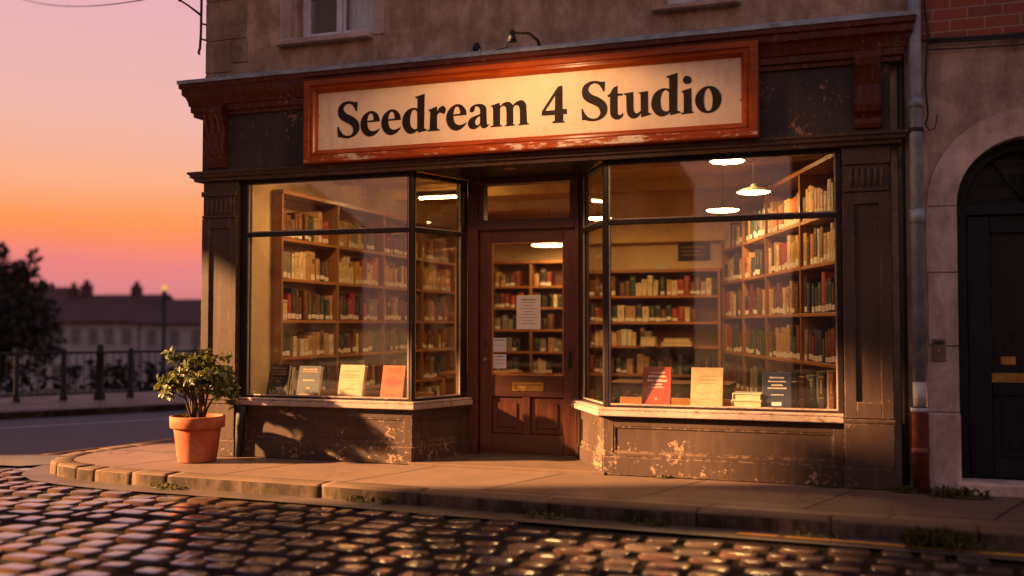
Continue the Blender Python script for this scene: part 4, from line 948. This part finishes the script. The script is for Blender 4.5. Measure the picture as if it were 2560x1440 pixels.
# base sheet and far terrain
def hgt(x, y):
    d = (x + 11.8) * -.83 + (y - 5.4) * .56
    s = min(max((d - .7) / 16, 0), 1); s = s * s * (3 - 2 * s)
    e = min(max((d - 60) / 300, 0), 1)
    return -.16 - 4.2 * s - 4 * e
xs = [-600, -400, -250, -150, -100, -75, -60] + [-50 + 2 * i for i in range(28)] + [10, 20, 40, 80, 160, 300]
ys = [-300, -150, -80, -40, -20, -10, -6, -4, -2] + [2 * i for i in range(40)] + [90, 120, 160, 220, 320, 450]
mb = MB(); mb.grid([[(x, y, hgt(x, y)) for x in xs] for y in ys], 'earth', True); struct(mb.build('ground'))
F0, FD, FN = (-11.37, 2.89), (.56, .83), (-.83, .56)
def fp(t, s): return (F0[0] + FD[0] * t + FN[0] * s, F0[1] + FD[1] * t + FN[1] * s)
apoly = [(-6.0, 3.0), (-6.9, .9), (-7.2, -.35), (-7.45, -.62), (-9.5, -.80), (-30, -1.6), (-26, -19), fp(-30, .05), fp(0, .05), fp(30, .05), (2, 28), (-5.6, 9)]
vv = [[Vector((x, y, 0)) for x, y in apoly]]; mb = MB()
for tri in tessellate_polygon(vv): mb.poly([(apoly[i][0], apoly[i][1], -.1035) for i in tri], 'asphalt')
struct(mb.build('road'))
wd = (.547, .837); wn = (-.837, .547); wp = (-10.35, 1.92)
mb = MB()
for a, b in ((-9, 14),): mb.poly([(wp[0] + wd[0] * t + wn[0] * s, wp[1] + wd[1] * t + wn[1] * s, -.0995) for t, s in ((a, -.05), (b, -.05), (b, .05), (a, .05))], 'white_line')
struct(mb.build('white_line'))
mb = MB(); mb.grid([[(*fp(t, 0), -.12), (*fp(t, .0), -.012), (*fp(t, .02), .0), (*fp(t, .16), .0), (*fp(t, 3.1), .0), (*fp(t, 3.1), -.3)] for t in range(-30, 32, 2)], 'pavement', False); struct(mb.build('pavement'))
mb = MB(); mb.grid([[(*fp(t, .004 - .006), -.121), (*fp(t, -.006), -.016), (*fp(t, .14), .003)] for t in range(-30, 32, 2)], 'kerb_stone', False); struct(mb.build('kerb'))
mb = MB(); mb.grid([[(*fp(t, 3.1), .01), (*fp(t, 4.5), -.05 + .08 * math.sin(t)), (*fp(t, 7), -.5), (*fp(t, 12), -2.2), (*fp(t, 20), -4.3)] for t in range(-30, 40, 2)], 'grass', True); struct(mb.build('grass_bank'))
# cobbled street: one sheet, every stone modelled
rr = random.Random(21); mb = MB()
NG = 5
def inside(poly, x, y):
    c = False; j = len(poly) - 1
    for i in range(len(poly)):
        xi, yi = poly[i]; xj, yj = poly[j]
        if (yi > y) != (yj > y) and x < (xj - xi) * (y - yi) / (yj - yi) + xi: c = not c
        j = i
    return c
gut = offset(KO, .215)
bound = gut[5:] + [(9.0, .9), (-3, .9), (-6, .9), (-6.5, .9)]
def blocked(x, y): return inside(bound, x, y) or inside(apoly, x, y) or (x > -7.7 and y > -.2)
y = -.45; row_i = 0
prof = [(-1., -.05), (-.965, -.014), (-.90, -.0045), (-.82, -.0010), (-.5, .0), (.5, .0), (.82, -.0010), (.90, -.0045), (.965, -.014), (1., -.05)]
def sx(u): return u
while y > -7.6:
    dy = rr.uniform(.19, .235); x = -11.5 + rr.uniform(0, .2); ph = rr.uniform(0, 6)
    while x < 4.2:
        dx = rr.uniform(.20, .31) if rr.random() < .85 else rr.uniform(.14, .19)
        cx, cy = x + dx / 2, y - dy / 2 + .045 * math.sin(cx_ := (x * .9 + ph * .15)) + rr.uniform(-.012, .012)
        x += dx
        if cy < -4.6 and (cx < -7 or cx > 2.5): continue
        if cx > 2.6 and cy > -1: continue
        if blocked(cx, cy + dy * .3) or blocked(cx - dx * .3, cy + dy * .2): continue
        hx, hy = dx / 2 - rr.uniform(.010, .024), dy / 2 - rr.uniform(.011, .024)
        ang = rr.uniform(-.10, .10); ca, sa = math.cos(ang), math.sin(ang)
        tx, ty = rr.uniform(-.025, .025), rr.uniform(-.025, .025); z0 = -.104 + rr.uniform(-.010, .006); cr = rr.uniform(.55, 1.15)
        rows = []
        jx = [rr.uniform(-.007, .007)] * 5 + [rr.uniform(-.007, .007)] * 5; jy = [rr.uniform(-.006, .006)] * 5 + [rr.uniform(-.006, .006)] * 5
        for iv, (v, zv) in enumerate(prof):
            r = []
            for iu, (u, zu) in enumerate(prof):
                k = 1 - .24 * (u * u) * (v * v)
                lx, ly = u * hx * k + jx[iu], v * hy * k + jy[iv]
                e = max(abs(u), abs(v))
                zz = -.055 if e >= 1 else (zu + zv) * cr - .0022 * cr * (u * u + v * v) + tx * lx + ty * ly
                r.append((cx + lx * ca - ly * sa, cy + lx * sa + ly * ca, z0 + zz))
            rows.append(r)
        mb.grid(rows, 'cobble', True)
    y -= dy * .985
mb.poly([(-30, -9.5, -.127), (9, -9.5, -.127), (9, -1.55, -.127), (-6.0, -1.2, -.127), (-7.3, -.4, -.127), (-30, -.5, -.127)], 'joint')
me_c = mb.build('cobbled_street'); struct(me_c)

# weeds along the kerb and the walls
def weed(x, y, z, n, h, label, spread=.05):
    mb = MB(); rr = random.Random(int(x * 977 + y * 131))
    for k in range(n):
        a = rr.uniform(0, 6.28); bx, by = x + max(-1.6, min(1.6, rr.gauss(0, 1))) * spread, y + max(-1.6, min(1.6, rr.gauss(0, 1))) * spread * .45; l = h * rr.uniform(.4, 1.1); o = l * rr.uniform(.2, .9); w = rr.uniform(.004, .010)
        c, s = math.cos(a), math.sin(a)
        p = [(bx, by, z), (bx + c * o * .35, by + s * o * .35, z + l * .65), (bx + c * o, by + s * o, z + l * rr.uniform(.7, 1.))]
        mb.poly([(p[0][0] - s * w, p[0][1] + c * w, p[0][2]), (p[0][0] + s * w, p[0][1] - c * w, p[0][2]), (p[1][0] + s * w * 1.2, p[1][1] - c * w * 1.2, p[1][2]), p[2], (p[1][0] - s * w * 1.2, p[1][1] + c * w * 1.2, p[1][2])], 'weed')
    ov = [(x + spread * 2.1 * math.cos(q * .524) * rr.uniform(.7, 1.1), y + spread * 1.0 * math.sin(q * .524) * rr.uniform(.7, 1.1), z + .003) for q in range(12)]
    for q in range(12): mb.poly([ov[q], ov[(q + 1) % 12], (x, y, z + .012)], 'moss')
    tag(mb.build('weed_tuft', None, 0, (x, y, z)), label, 'weed', 'weeds along the kerb and walls')
weed(.42, -1.50, -.102, 170, .13, 'largest green weed tuft at the kerb foot, far right', .10)
weed(.62, -1.52, -.102, 70, .05, 'low weeds right of the largest tuft at the kerb', .09)
weed(-.28, -1.42, -.102, 60, .04, 'small weeds at the kerb foot before the right pilaster', .10)
weed(-1.33, -1.40, -.102, 55, .06, 'weeds at the kerb joint left of the yellow line', .07)
weed(-2.05, -1.39, -.102, 45, .045, 'small weeds at the kerb foot before the right splay', .08)
weed(-3.55, -1.27, -.102, 40, .06, 'small weeds at the kerb foot before the left window', .05)
weed(-3.32, -1.28, -.102, 26, .06, 'little weed tuft at the kerb foot before the door', .03)
weed(-5.32, -1.22, -.102, 60, .045, 'yellow green weeds at the kerb below the flowerpot', .10)
weed(.32, -.12, .0, 50, .06, 'small weeds at the drainpipe foot', .06)
weed(.66, -.20, .0, 90, .08, 'dark weeds before the step of the arched door', .11)
weed(-.22, -.05, .0, 30, .035, 'tiny weeds at the wall foot beside the right pilaster', .05)
weed(-1.50, -.035, .0, 16, .03, 'tiny weed at the foot of the right stall panel', .03)

# ------------------------------------------------------------------ potted shrub
PX, PY = -5.62, -.42
pot = thing('potted_shrub', (PX, PY, 0), 'leafy green shrub in a terracotta pot on the pavement corner', 'potted plant')
pb = MB().lathe([(0, .0), (.162, .0), (.168, .006), (.205, .295), (.206, .30), (.206, .302)], (PX, PY, 0), 'terracotta', 48).build('pot', pot)
MB().lathe([(.206, .300), (.232, .302), (.238, .308), (.242, .395), (.238, .404), (.226, .406), (.218, .400), (.212, .35)], (PX, PY, 0), 'terracotta', 48).build('rim', pb)
MB().lathe([(.214, .362), (.12, .375), (.0, .382)], (PX, PY, 0), 'soil', 24).build('soil', pot)
rr = random.Random(12); st = MB(); lf = MB()
def leaf(p, d, n, l, w):
    d = d.normalized(); s = d.cross(n)
    if s.length < 1e-3: s = d.orthogonal()
    s = s.normalized(); n = s.cross(d).normalized()
    f = lambda t, q, h: tuple(p + d * l * t + s * w * q + n * h * l)
    pts = [[f(0, -.12, 0), f(0, 0, -.02), f(0, .12, 0)], [f(.3, -.72, .04), f(.3, 0, -.03), f(.3, .72, .04)], [f(.62, -1., .03), f(.62, 0, -.06), f(.62, 1., .03)], [f(.86, -.66, -.06), f(.88, 0, -.12), f(.86, .66, -.06)], [f(.98, -.1, -.17), f(1., 0, -.18), f(.98, .1, -.17)]]
    lf.grid(pts, 'leaf', True)
tips = []
base = Vector((PX, PY, .375))
for k in range(17):
    a = k * 2.399 + rr.uniform(-.3, .3); ro = math.sqrt((k + .6) / 17.)
    tip = base + Vector((math.cos(a) * .36 * ro, math.sin(a) * .30 * ro, .62 - .36 * ro * ro + rr.uniform(-.07, .05)))
    mid = base + (tip - base) * .5 + Vector((math.cos(a) * -.03, math.sin(a) * -.03, .06))
    b0 = base + Vector((math.cos(a) * .05, math.sin(a) * .05, -.01))
    pts = [b0, b0 + (mid - b0) * .5 + Vector((rr.uniform(-.01, .01), rr.uniform(-.01, .01), .01)), mid, mid + (tip - mid) * .6 + Vector((0, 0, .015)), tip]
    st.tube(pts, [.0105, .009, .007, .005, .003], 'bark', 6)
    tips.append((tip, (tip - mid).normalized()))
    for q in range(5):
        t0 = rr.uniform(.45, .95); p = mid + (tip - mid) * ((t0 - .3) / .7)
        dd = Vector((rr.gauss(0, 1) + math.cos(a) * .7, rr.gauss(0, 1) + math.sin(a) * .7, rr.uniform(-.2, .9))).normalized()
        e = p + dd * rr.uniform(.07, .15); st.tube([p, p + (e - p) * .5 + Vector((0, 0, .01)), e], [.004, .003, .002], 'bark', 5); tips.append((e, dd))
for p, d in tips:
    nl = rr.randint(12, 17)
    for i in range(nl):
        a = i * 2.4 + rr.uniform(-.4, .4); side = d.orthogonal().normalized(); side.rotate(Matrix.Rotation(a, 3, d))
        ld = (side * 1. + d * rr.uniform(.1, .9) + Vector((0, 0, rr.uniform(-.35, .25)))).normalized()
        leaf(p - d * rr.uniform(0, .075), ld, (d + Vector((0, 0, .6))).normalized(), rr.uniform(.05, .09), rr.uniform(.014, .023))
for i in range(7):
    a = rr.uniform(0, 6.28); p = Vector((PX + .12 * math.cos(a), PY + .12 * math.sin(a), .375))
    for j in range(4): leaf(p, Vector((rr.gauss(0, 1), rr.gauss(0, 1), 1.2)), Vector((0, 0, 1)), .05, .012)
st.build('stem', pot); lf.build('foliage', pot)

# ------------------------------------------------------------------ far side: railing, hedge, tree, houses, street lamp
rail = thing('railing', (-11.9, 5.2, 0), 'dark iron railing along the far pavement', 'railing')
fs = [-11.3 + .0, 0]
def rp(t): return (-12.60 + .575 * t, 4.37 + .818 * t)
mb = MB(); a, b = rp(-9), rp(16)
mb.tube([(*a, .765), (*b, .765)], .020, 'iron', 6); mb.tube([(*a, .10), (*b, .10)], .014, 'iron', 6); mb.build('rail', rail)
mb = MB(); t = -9.
while t < 16:
    p = rp(t); mb.tube([(*p, .10), (*p, .76)], .007, 'iron', 4); t += .115
mb.build('baluster_panel', rail)
for t in [-6.0, -4.6, -3.1, -1.55, 0, .70, 1.75, 2.85, 4.1, 5.4, 6.7, 8.0]:
    p = rp(t); h = .80; r = .042
    MB().lathe([(r * 1.5, 0), (r * 1.5, .05), (r, .08), (r, h), (r * .6, h + .03), (0, h + .035)], (*p, 0), 'iron', 10).build('post', rail)
p = (-11.72, 5.22)
tag(MB().lathe([(.09, 0), (.09, .08), (.062, .12), (.06, .72), (.075, .74), (.075, .78), (.058, .80), (.05, .88), (0, .91)], (*p, 0), 'iron', 14).build('bollard', None, 0, (*p, 0)), 'stout dark bollard standing in front of the far railing', 'bollard')
def clump(mb, c, rad, n, size, m, rr, hollow=.35):
    for i in range(n):
        d = Vector((rr.gauss(0, 1), rr.gauss(0, 1), rr.gauss(0, 1))).normalized() * (hollow + (1 - hollow) * rr.random() ** .6)
        p = Vector(c) + Vector((d.x * rad[0], d.y * rad[1], d.z * rad[2]))
        u = Vector((rr.gauss(0, 1), rr.gauss(0, 1), rr.gauss(0, 1))).normalized(); v = u.orthogonal().normalized(); s = size * rr.uniform(.6, 1.4)
        mb.poly([p - u * s, p + v * s * .5, p + u * s, p - v * s * .5], m)
def tree(x, y, zb, blobs, label, n, size, th, seed):
    t = thing('tree', (x, y, zb), label, 'tree'); rr = random.Random(seed); br = MB(); cr = MB()
    br.tube([(x, y, zb), (x + .1, y, zb + th * .5), (x, y + .1, zb + th)], [.26, .2, .15], 'bark', 10)
    for (bx, by, bz, r) in blobs:
        c = (x + bx, y + by, zb + bz); br.tube([(x, y + .1, zb + th * .85), (x + bx * .5, y + by * .5, zb + th + (bz - th) * .45), c], [.12, .07, .025], 'bark', 6)
        clump(cr, c, (r, r, r * .85), int(n * r * r), size, 'tree_leaf', rr)
    br.build('trunk', t); cr.build('crown', t)
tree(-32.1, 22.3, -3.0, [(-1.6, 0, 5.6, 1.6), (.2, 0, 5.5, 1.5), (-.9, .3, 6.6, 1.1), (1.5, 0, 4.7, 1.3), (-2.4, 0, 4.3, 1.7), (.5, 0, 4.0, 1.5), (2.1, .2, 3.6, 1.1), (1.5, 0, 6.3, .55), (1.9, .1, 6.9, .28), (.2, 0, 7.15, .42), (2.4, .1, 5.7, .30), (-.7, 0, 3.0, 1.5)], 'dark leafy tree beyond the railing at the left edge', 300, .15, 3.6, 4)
rr = random.Random(8); mb = MB()
for i in range(26):
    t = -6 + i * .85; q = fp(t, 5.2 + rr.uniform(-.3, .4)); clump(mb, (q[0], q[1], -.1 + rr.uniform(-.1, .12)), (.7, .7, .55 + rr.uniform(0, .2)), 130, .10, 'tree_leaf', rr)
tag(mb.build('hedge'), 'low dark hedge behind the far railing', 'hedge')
def house(o, ang, w, dpt, base, eave, ridge, label, chim, cols, seed):
    """long low house: o = near left corner in plan, ang = direction of its street side"""
    u = (math.cos(ang), math.sin(ang)); n = (u[1], -u[0]); fr = (o, u, n); rr = random.Random(seed)
    t = thing('house', (o[0] + u[0] * w / 2, o[1] + u[1] * w / 2, base), label, 'house', 'houses down the hill')
    MB().fbox(fr, 0, w, -dpt, 0, base, eave, 'far_wall').build('wall', t)
    def P(a, d, z): return (o[0] + u[0] * a + n[0] * d, o[1] + u[1] * a + n[1] * d, z)
    mb = MB(); e = .35
    for s in (0, 1):
        d0, d1 = (e, -dpt / 2) if s == 0 else (-dpt - e, -dpt / 2)
        mb.poly([P(-e, d0, eave - .05), P(w + e, d0, eave - .05), P(w + e, d1, ridge), P(-e, d1, ridge)], 'roof_tile')
        mb.poly([P(-e, d0, eave - .18), P(w + e, d0, eave - .18), P(w + e, d1, ridge - .13), P(-e, d1, ridge - .13)], 'roof_tile')
        mb.poly([P(-e, d0, eave - .05), P(w + e, d0, eave - .05), P(w + e, d0, eave - .18), P(-e, d0, eave - .18)], 'roof_tile')
    for a in (0, w): mb.poly([P(a, 0, eave - .02), P(a, -dpt, eave - .02), P(a, -dpt / 2, ridge - .05)], 'far_wall')
    rf = mb.build('roof', t)
    for (a, d, h, cw) in chim:
        c = MB().fbox(fr, a - cw, a + cw, -dpt / 2 - d - .35, -dpt / 2 - d + .35, ridge - 1., ridge + h, 'roof_tile')
        for k in (-.2, .2): c.tube([P(a + k * cw * 2, -dpt / 2 - d, ridge + h), P(a + k * cw * 2, -dpt / 2 - d, ridge + h + .35)], .11, 'roof_tile', 8)
        c.build('chimney', rf)
    for k in range(cols):
        a = w * (k + .5) / cols + rr.uniform(-.15, .15)
        for z in (eave - 1.75, eave - 4.3):
            if z < base: continue
            f = MB().fbox(fr, a - .48, a + .48, .0, .05, z, z + 1.3, 'far_wall').build('window', t)
            MB().fbox(fr, a - .40, a + .40, .05, .06, z + .08, z + 1.22, 'far_window').build('pane', f)
    return t
def W(px, dist, ):  # helper used only to lay out the far houses along sight lines from the street
    a = math.atan((px - 1280) / 2490.) - R(19.18)
    return (dist * math.sin(a), -7.98 + dist * math.cos(a))
def span(p0, d0, p1, d1, *a):
    q0, q1 = W(p0, d0), W(p1, d1); w = math.hypot(q1[0] - q0[0], q1[1] - q0[1])
    return house(q0, math.atan2(q1[1] - q0[1], q1[0] - q0[0]), w, 6.5, *a)
span(40, 80, 346, 74, -5.5, 1.50, 3.45, 'long low pale house with a dark red roof, just right of the far tree', [(2.3, 0, .55, .25), (3.4, .0, .75, .30), (7.6, 0, .60, .27)], 7, 3)
span(352, 73, 640, 67, -5.5, 1.42, 3.05, 'pale house with a dark red roof behind the street lamp', [(6.2, 0, .7, .4)], 5, 6)
span(-330, 92, 130, 86, -5.5, 1.9, 4.3, 'pale house mostly hidden by the far tree', [(9, 0, .9, .4)], 5, 9)
lx, ly = W(411, 33.5)
t = thing('street_lamp', (lx, ly, -3.4), 'slim street lamp with a small lit lantern before the far houses', 'street lamp')
MB().tube([(lx, ly, -3.4), (lx, ly, -2.2), (lx, ly, 2.28)], [.13, .085, .07], 'iron', 10).build('pole', t)
MB().lathe([(.05, 0), (.08, .05), (.09, .07), (.02, .09)], (lx, ly, 2.22), 'iron', 12).build('lantern_base', t)
MB().lathe([(0, -.02), (.07, .0), (.09, .08), (.07, .15), (0, .17)], (lx, ly, 2.32), 'street_bulb', 12).build('lantern', t)
tag(MB().lathe([(0, -.12), (.09, -.06), (.12, 0), (.09, .06), (0, .12)], (*W(145, 60), 1.25), 'street_bulb', 10).build('lamp'), 'tiny orange lamp glowing beside the far tree', 'lamp')

# ------------------------------------------------------------------ out of the picture: houses opposite, plus wall and hill added to block sun
SD = Vector((.91, .41, 0)).normalized(); SN = Vector((-SD.y, SD.x, 0)); ELEV = 20.
gx = Vector((-3.0, 0, 0)) - SD * 10.6
def ext_w(mb, polys, y0, y1, m):
    """wall standing across the sun's direction: polygons in (w, z), thickness along the sun"""
    for pts in polys:
        vv = [[Vector((a, z, 0)) for a, z in pts]]; P = lambda a, z, d: tuple(SD * (gx.dot(SD) + d) + SN * a + Vector((0, 0, z)))
        for tri in tessellate_polygon(vv):
            mb.poly([P(*pts[i], y0) for i in tri], m); mb.poly([P(*pts[i], y1) for i in tri], m)
        for a, b in zip(pts, pts[1:] + pts[:1]): mb.poly([P(*a, y0), P(*b, y0), P(*b, y1), P(*a, y1)], m)
blocker = thing('sun_blocker', tuple(gx), 'added unseen hall with a wide open gateway across the square', 'building')  # stands out of view, added to shade the shopfront except through its openings
mb = MB()
ext_w(mb, SHADE_WALL, -.5, 0, 'stucco')
mb.build('wall', blocker)
mb = MB()
rows = []
for i in range(13):
    c = [5, 8.5, 14, 24, 36, 48, 60, 72, 84, 96, 108, 120, 132][i]; hh = [0, 74, 82, 85, 87, 86, 85, 88, 84, 75, 60, 30, 0][i]
    rows.append([tuple(SD * (-175 + k * 12.) + SN * c + Vector((0, 0, -9 + hh * f))) for k, f in enumerate((0, .55, .9, 1., .85, .4, 0))])
mb.grid(rows, 'grass'); hl = mb.build('unseen_hills'); hl['kind'] = 'structure'  # hill added outside the frame to keep sun off the far houses
mb = MB(); rr = random.Random(31); rows = [[], [], [], []]
for i in range(60):
    a = R(-75 + i * 2.5); d = 230; h = 1.2 + 1.6 * math.sin(i * .31) + rr.uniform(-.4, .4); hh = h + (0 if a < R(-25) else 5)
    for k, (q, z) in enumerate(((.8, -9), (.9, hh * .4 - 1), (1., hh), (1.1, -9))): rows[k].append((d * q * math.sin(a), -8 + d * q * math.cos(a), z))
mb.grid(rows, 'tree_leaf'); hl = mb.build('unseen_hills'); hl['kind'] = 'structure'
opp = [(-40, -16.3, 4.6, 6.0), (-12.9, -4.8, 5.6, 7.6), (-1.7, 14, 5.8, 8.0)]
for k, (x0, x1, ev, rg) in enumerate(opp):
    t = thing('house', ((x0 + x1) / 2, -20, 0), ['plain house opposite, left of the wide gap', 'plain house opposite, between the two gaps', 'plain house opposite, right of the narrow gap'][k], 'building', 'houses across the square')
    MB().box(x0, x1, -23, -20, 0, ev, 'opposite_wall').build('wall', t)
    mb = MB(); mb.poly([(x0, -19.6, ev), (x1, -19.6, ev), (x1 - 1.2, -21.5, rg), (x0 + 1.2, -21.5, rg)], 'roof_tile'); mb.poly([(x0, -23.4, ev), (x1, -23.4, ev), (x1 - 1.2, -21.5, rg), (x0 + 1.2, -21.5, rg)], 'roof_tile')
    mb.poly([(x0, -19.6, ev), (x0, -23.4, ev), (x0 + 1.2, -21.5, rg)], 'roof_tile'); mb.poly([(x1, -19.6, ev), (x1, -23.4, ev), (x1 - 1.2, -21.5, rg)], 'roof_tile')
    rf = mb.build('roof', t); MB().box((x0 + x1) / 2 - .5, (x0 + x1) / 2 + .5, -21.9, -21.1, rg - .5, rg + 1.1, 'red_brick').build('chimney', rf)
    n = max(2, int((min(x1, 12) - max(x0, -30)) / 2.2)); X0, X1 = max(x0, -30), min(x1, 12)
    for i in range(n):
        c = X0 + (X1 - X0) * (i + .5) / n
        for z in (1., 3.6): MB().box(c - .45, c + .45, -19.999, -19.95, z, z + 1.5, 'far_window').build('window', t)

# ------------------------------------------------------------------ light
w = bpy.data.worlds.new('World'); sc.world = w; w.use_nodes = True
nt = w.node_tree; nt.nodes.clear()
def wn(t, **k):
    n = nt.nodes.new(t)
    for a, b in k.items(): setattr(n, a, b)
    return n
tc = wn('ShaderNodeTexCoord'); sp = wn('ShaderNodeSeparateXYZ'); nt.links.new(tc.outputs['Generated'], sp.inputs[0])
def sramp(stops, src):
    r = wn('ShaderNodeValToRGB'); e = r.color_ramp.elements
    while len(e) < len(stops): e.new(.5)
    for k, (p, c) in enumerate(stops): e[k].position = p; e[k].color = tuple(lin(v) for v in c) + (1,)
    nt.links.new(src, r.inputs[0]); return r.outputs[0]
def lin(v): v /= 255.; return v / 12.92 if v <= .04045 else ((v + .055) / 1.055) ** 2.4
ns = wn('ShaderNodeTexNoise'); mp = wn('ShaderNodeMapping'); mp.inputs['Scale'].default_value = (1.2, 1.2, 17); nt.links.new(tc.outputs['Generated'], mp.inputs[0]); nt.links.new(mp.outputs[0], ns.inputs[0]); ns.inputs['Scale'].default_value = 1.6; ns.inputs['Detail'].default_value = 5
mz = wn('ShaderNodeMath', operation='MULTIPLY_ADD'); nt.links.new(ns.outputs['Fac'], mz.inputs[0]); mz.inputs[1].default_value = .044; mz2 = wn('ShaderNodeMath', operation='SUBTRACT'); mz2.inputs[1].default_value = .022
nt.links.new(sp.outputs['Z'], mz.inputs[2]); nt.links.new(mz.outputs[0], mz2.inputs[0])
warm_sky = sramp([(0., (205, 122, 130)), (.043, (226, 133, 134)), (.056, (234, 132, 128)), (.066, (247, 137, 120)), (.078, (254, 143, 100)), (.096, (255, 152, 90)), (.115, (252, 164, 112)), (.139, (249, 176, 138)), (.195, (242, 183, 171)), (.25, (236, 180, 180)), (.305, (231, 174, 184)), (.45, (200, 158, 182)), (.7, (124, 120, 158)), (1., (84, 94, 140))], mz2.outputs[0])
cool_sky = sramp([(0., (205, 150, 126)), (.10, (226, 165, 142)), (.25, (222, 170, 158)), (.45, (186, 157, 163)), (.7, (143, 140, 164)), (1., (122, 130, 168))], mz2.outputs[0])
dot = wn('ShaderNodeVectorMath', operation='DOT_PRODUCT'); nt.links.new(tc.outputs['Generated'], dot.inputs[0]); dot.inputs[1].default_value = (-.80, .60, 0)
mr = wn('ShaderNodeMapRange', interpolation_type='SMOOTHSTEP'); nt.links.new(dot.outputs['Value'], mr.inputs[0]); mr.inputs[1].default_value = -.35; mr.inputs[2].default_value = .75
mx = wn('ShaderNodeMix', data_type='RGBA'); nt.links.new(mr.outputs[0], mx.inputs[0]); nt.links.new(cool_sky, mx.inputs[6]); nt.links.new(warm_sky, mx.inputs[7])
bg = wn('ShaderNodeBackground'); nt.links.new(mx.outputs[2], bg.inputs[0]); bg.inputs[1].default_value = SKY
ow = wn('ShaderNodeOutputWorld'); nt.links.new(bg.outputs[0], ow.inputs[0])

def lamp_obj(name, data, loc, rot=None):
    o = bpy.data.objects.new(name, data); COL.objects.link(o); o.location = loc
    if rot is not None: o.rotation_euler = rot
    return o
sun = bpy.data.lights.new('sun', 'SUN'); sun.energy = SUN; sun.angle = R(1.6); sun.color = (1., .50, .20)
tv = Vector((SD.x * math.cos(R(ELEV)), SD.y * math.cos(R(ELEV)), -math.sin(R(ELEV))))
lamp_obj('sun', sun, (-20, -10, 12), tv.to_track_quat('-Z', 'Y').to_euler())
sl = bpy.data.lights.new('sign_lamp_light', 'SPOT'); sl.energy = SIGNW * .9; sl.color = (1., .53, .22); sl.spot_size = R(158); sl.spot_blend = .22; sl.shadow_soft_size = .10
tgt = Vector((-.06, .42, -.90))
lamp_obj('sign_lamp_light', sl, (-2.42, -1.25, 3.275), tgt.to_track_quat('-Z', 'Y').to_euler())

# ------------------------------------------------------------------ camera and render settings
cam = bpy.data.cameras.new('camera'); cam.sensor_width = 36; cam.lens = 2490 / 2560 * 36; cam.clip_end = 2000; cam.clip_start = .05
cam.dof.use_dof = True; cam.dof.focus_distance = 8.7; cam.dof.aperture_fstop = .62
co_ = lamp_obj('camera', cam, (0, -7.981, 1.22), (R(90) + .036931, 0, R(19.1756)))
sc.camera = co_
sc.view_settings.view_transform = 'Standard'; sc.view_settings.look = 'None'; sc.view_settings.gamma = 1; sc.view_settings.exposure = EXPO
sc.view_settings.use_curve_mapping = False
sc.cycles.use_denoising = True; sc.cycles.max_bounces = 8; sc.cycles.transparent_max_bounces = 16; sc.cycles.sample_clamp_indirect = 4; sc.cycles.caustics_reflective = False; sc.cycles.caustics_refractive = False
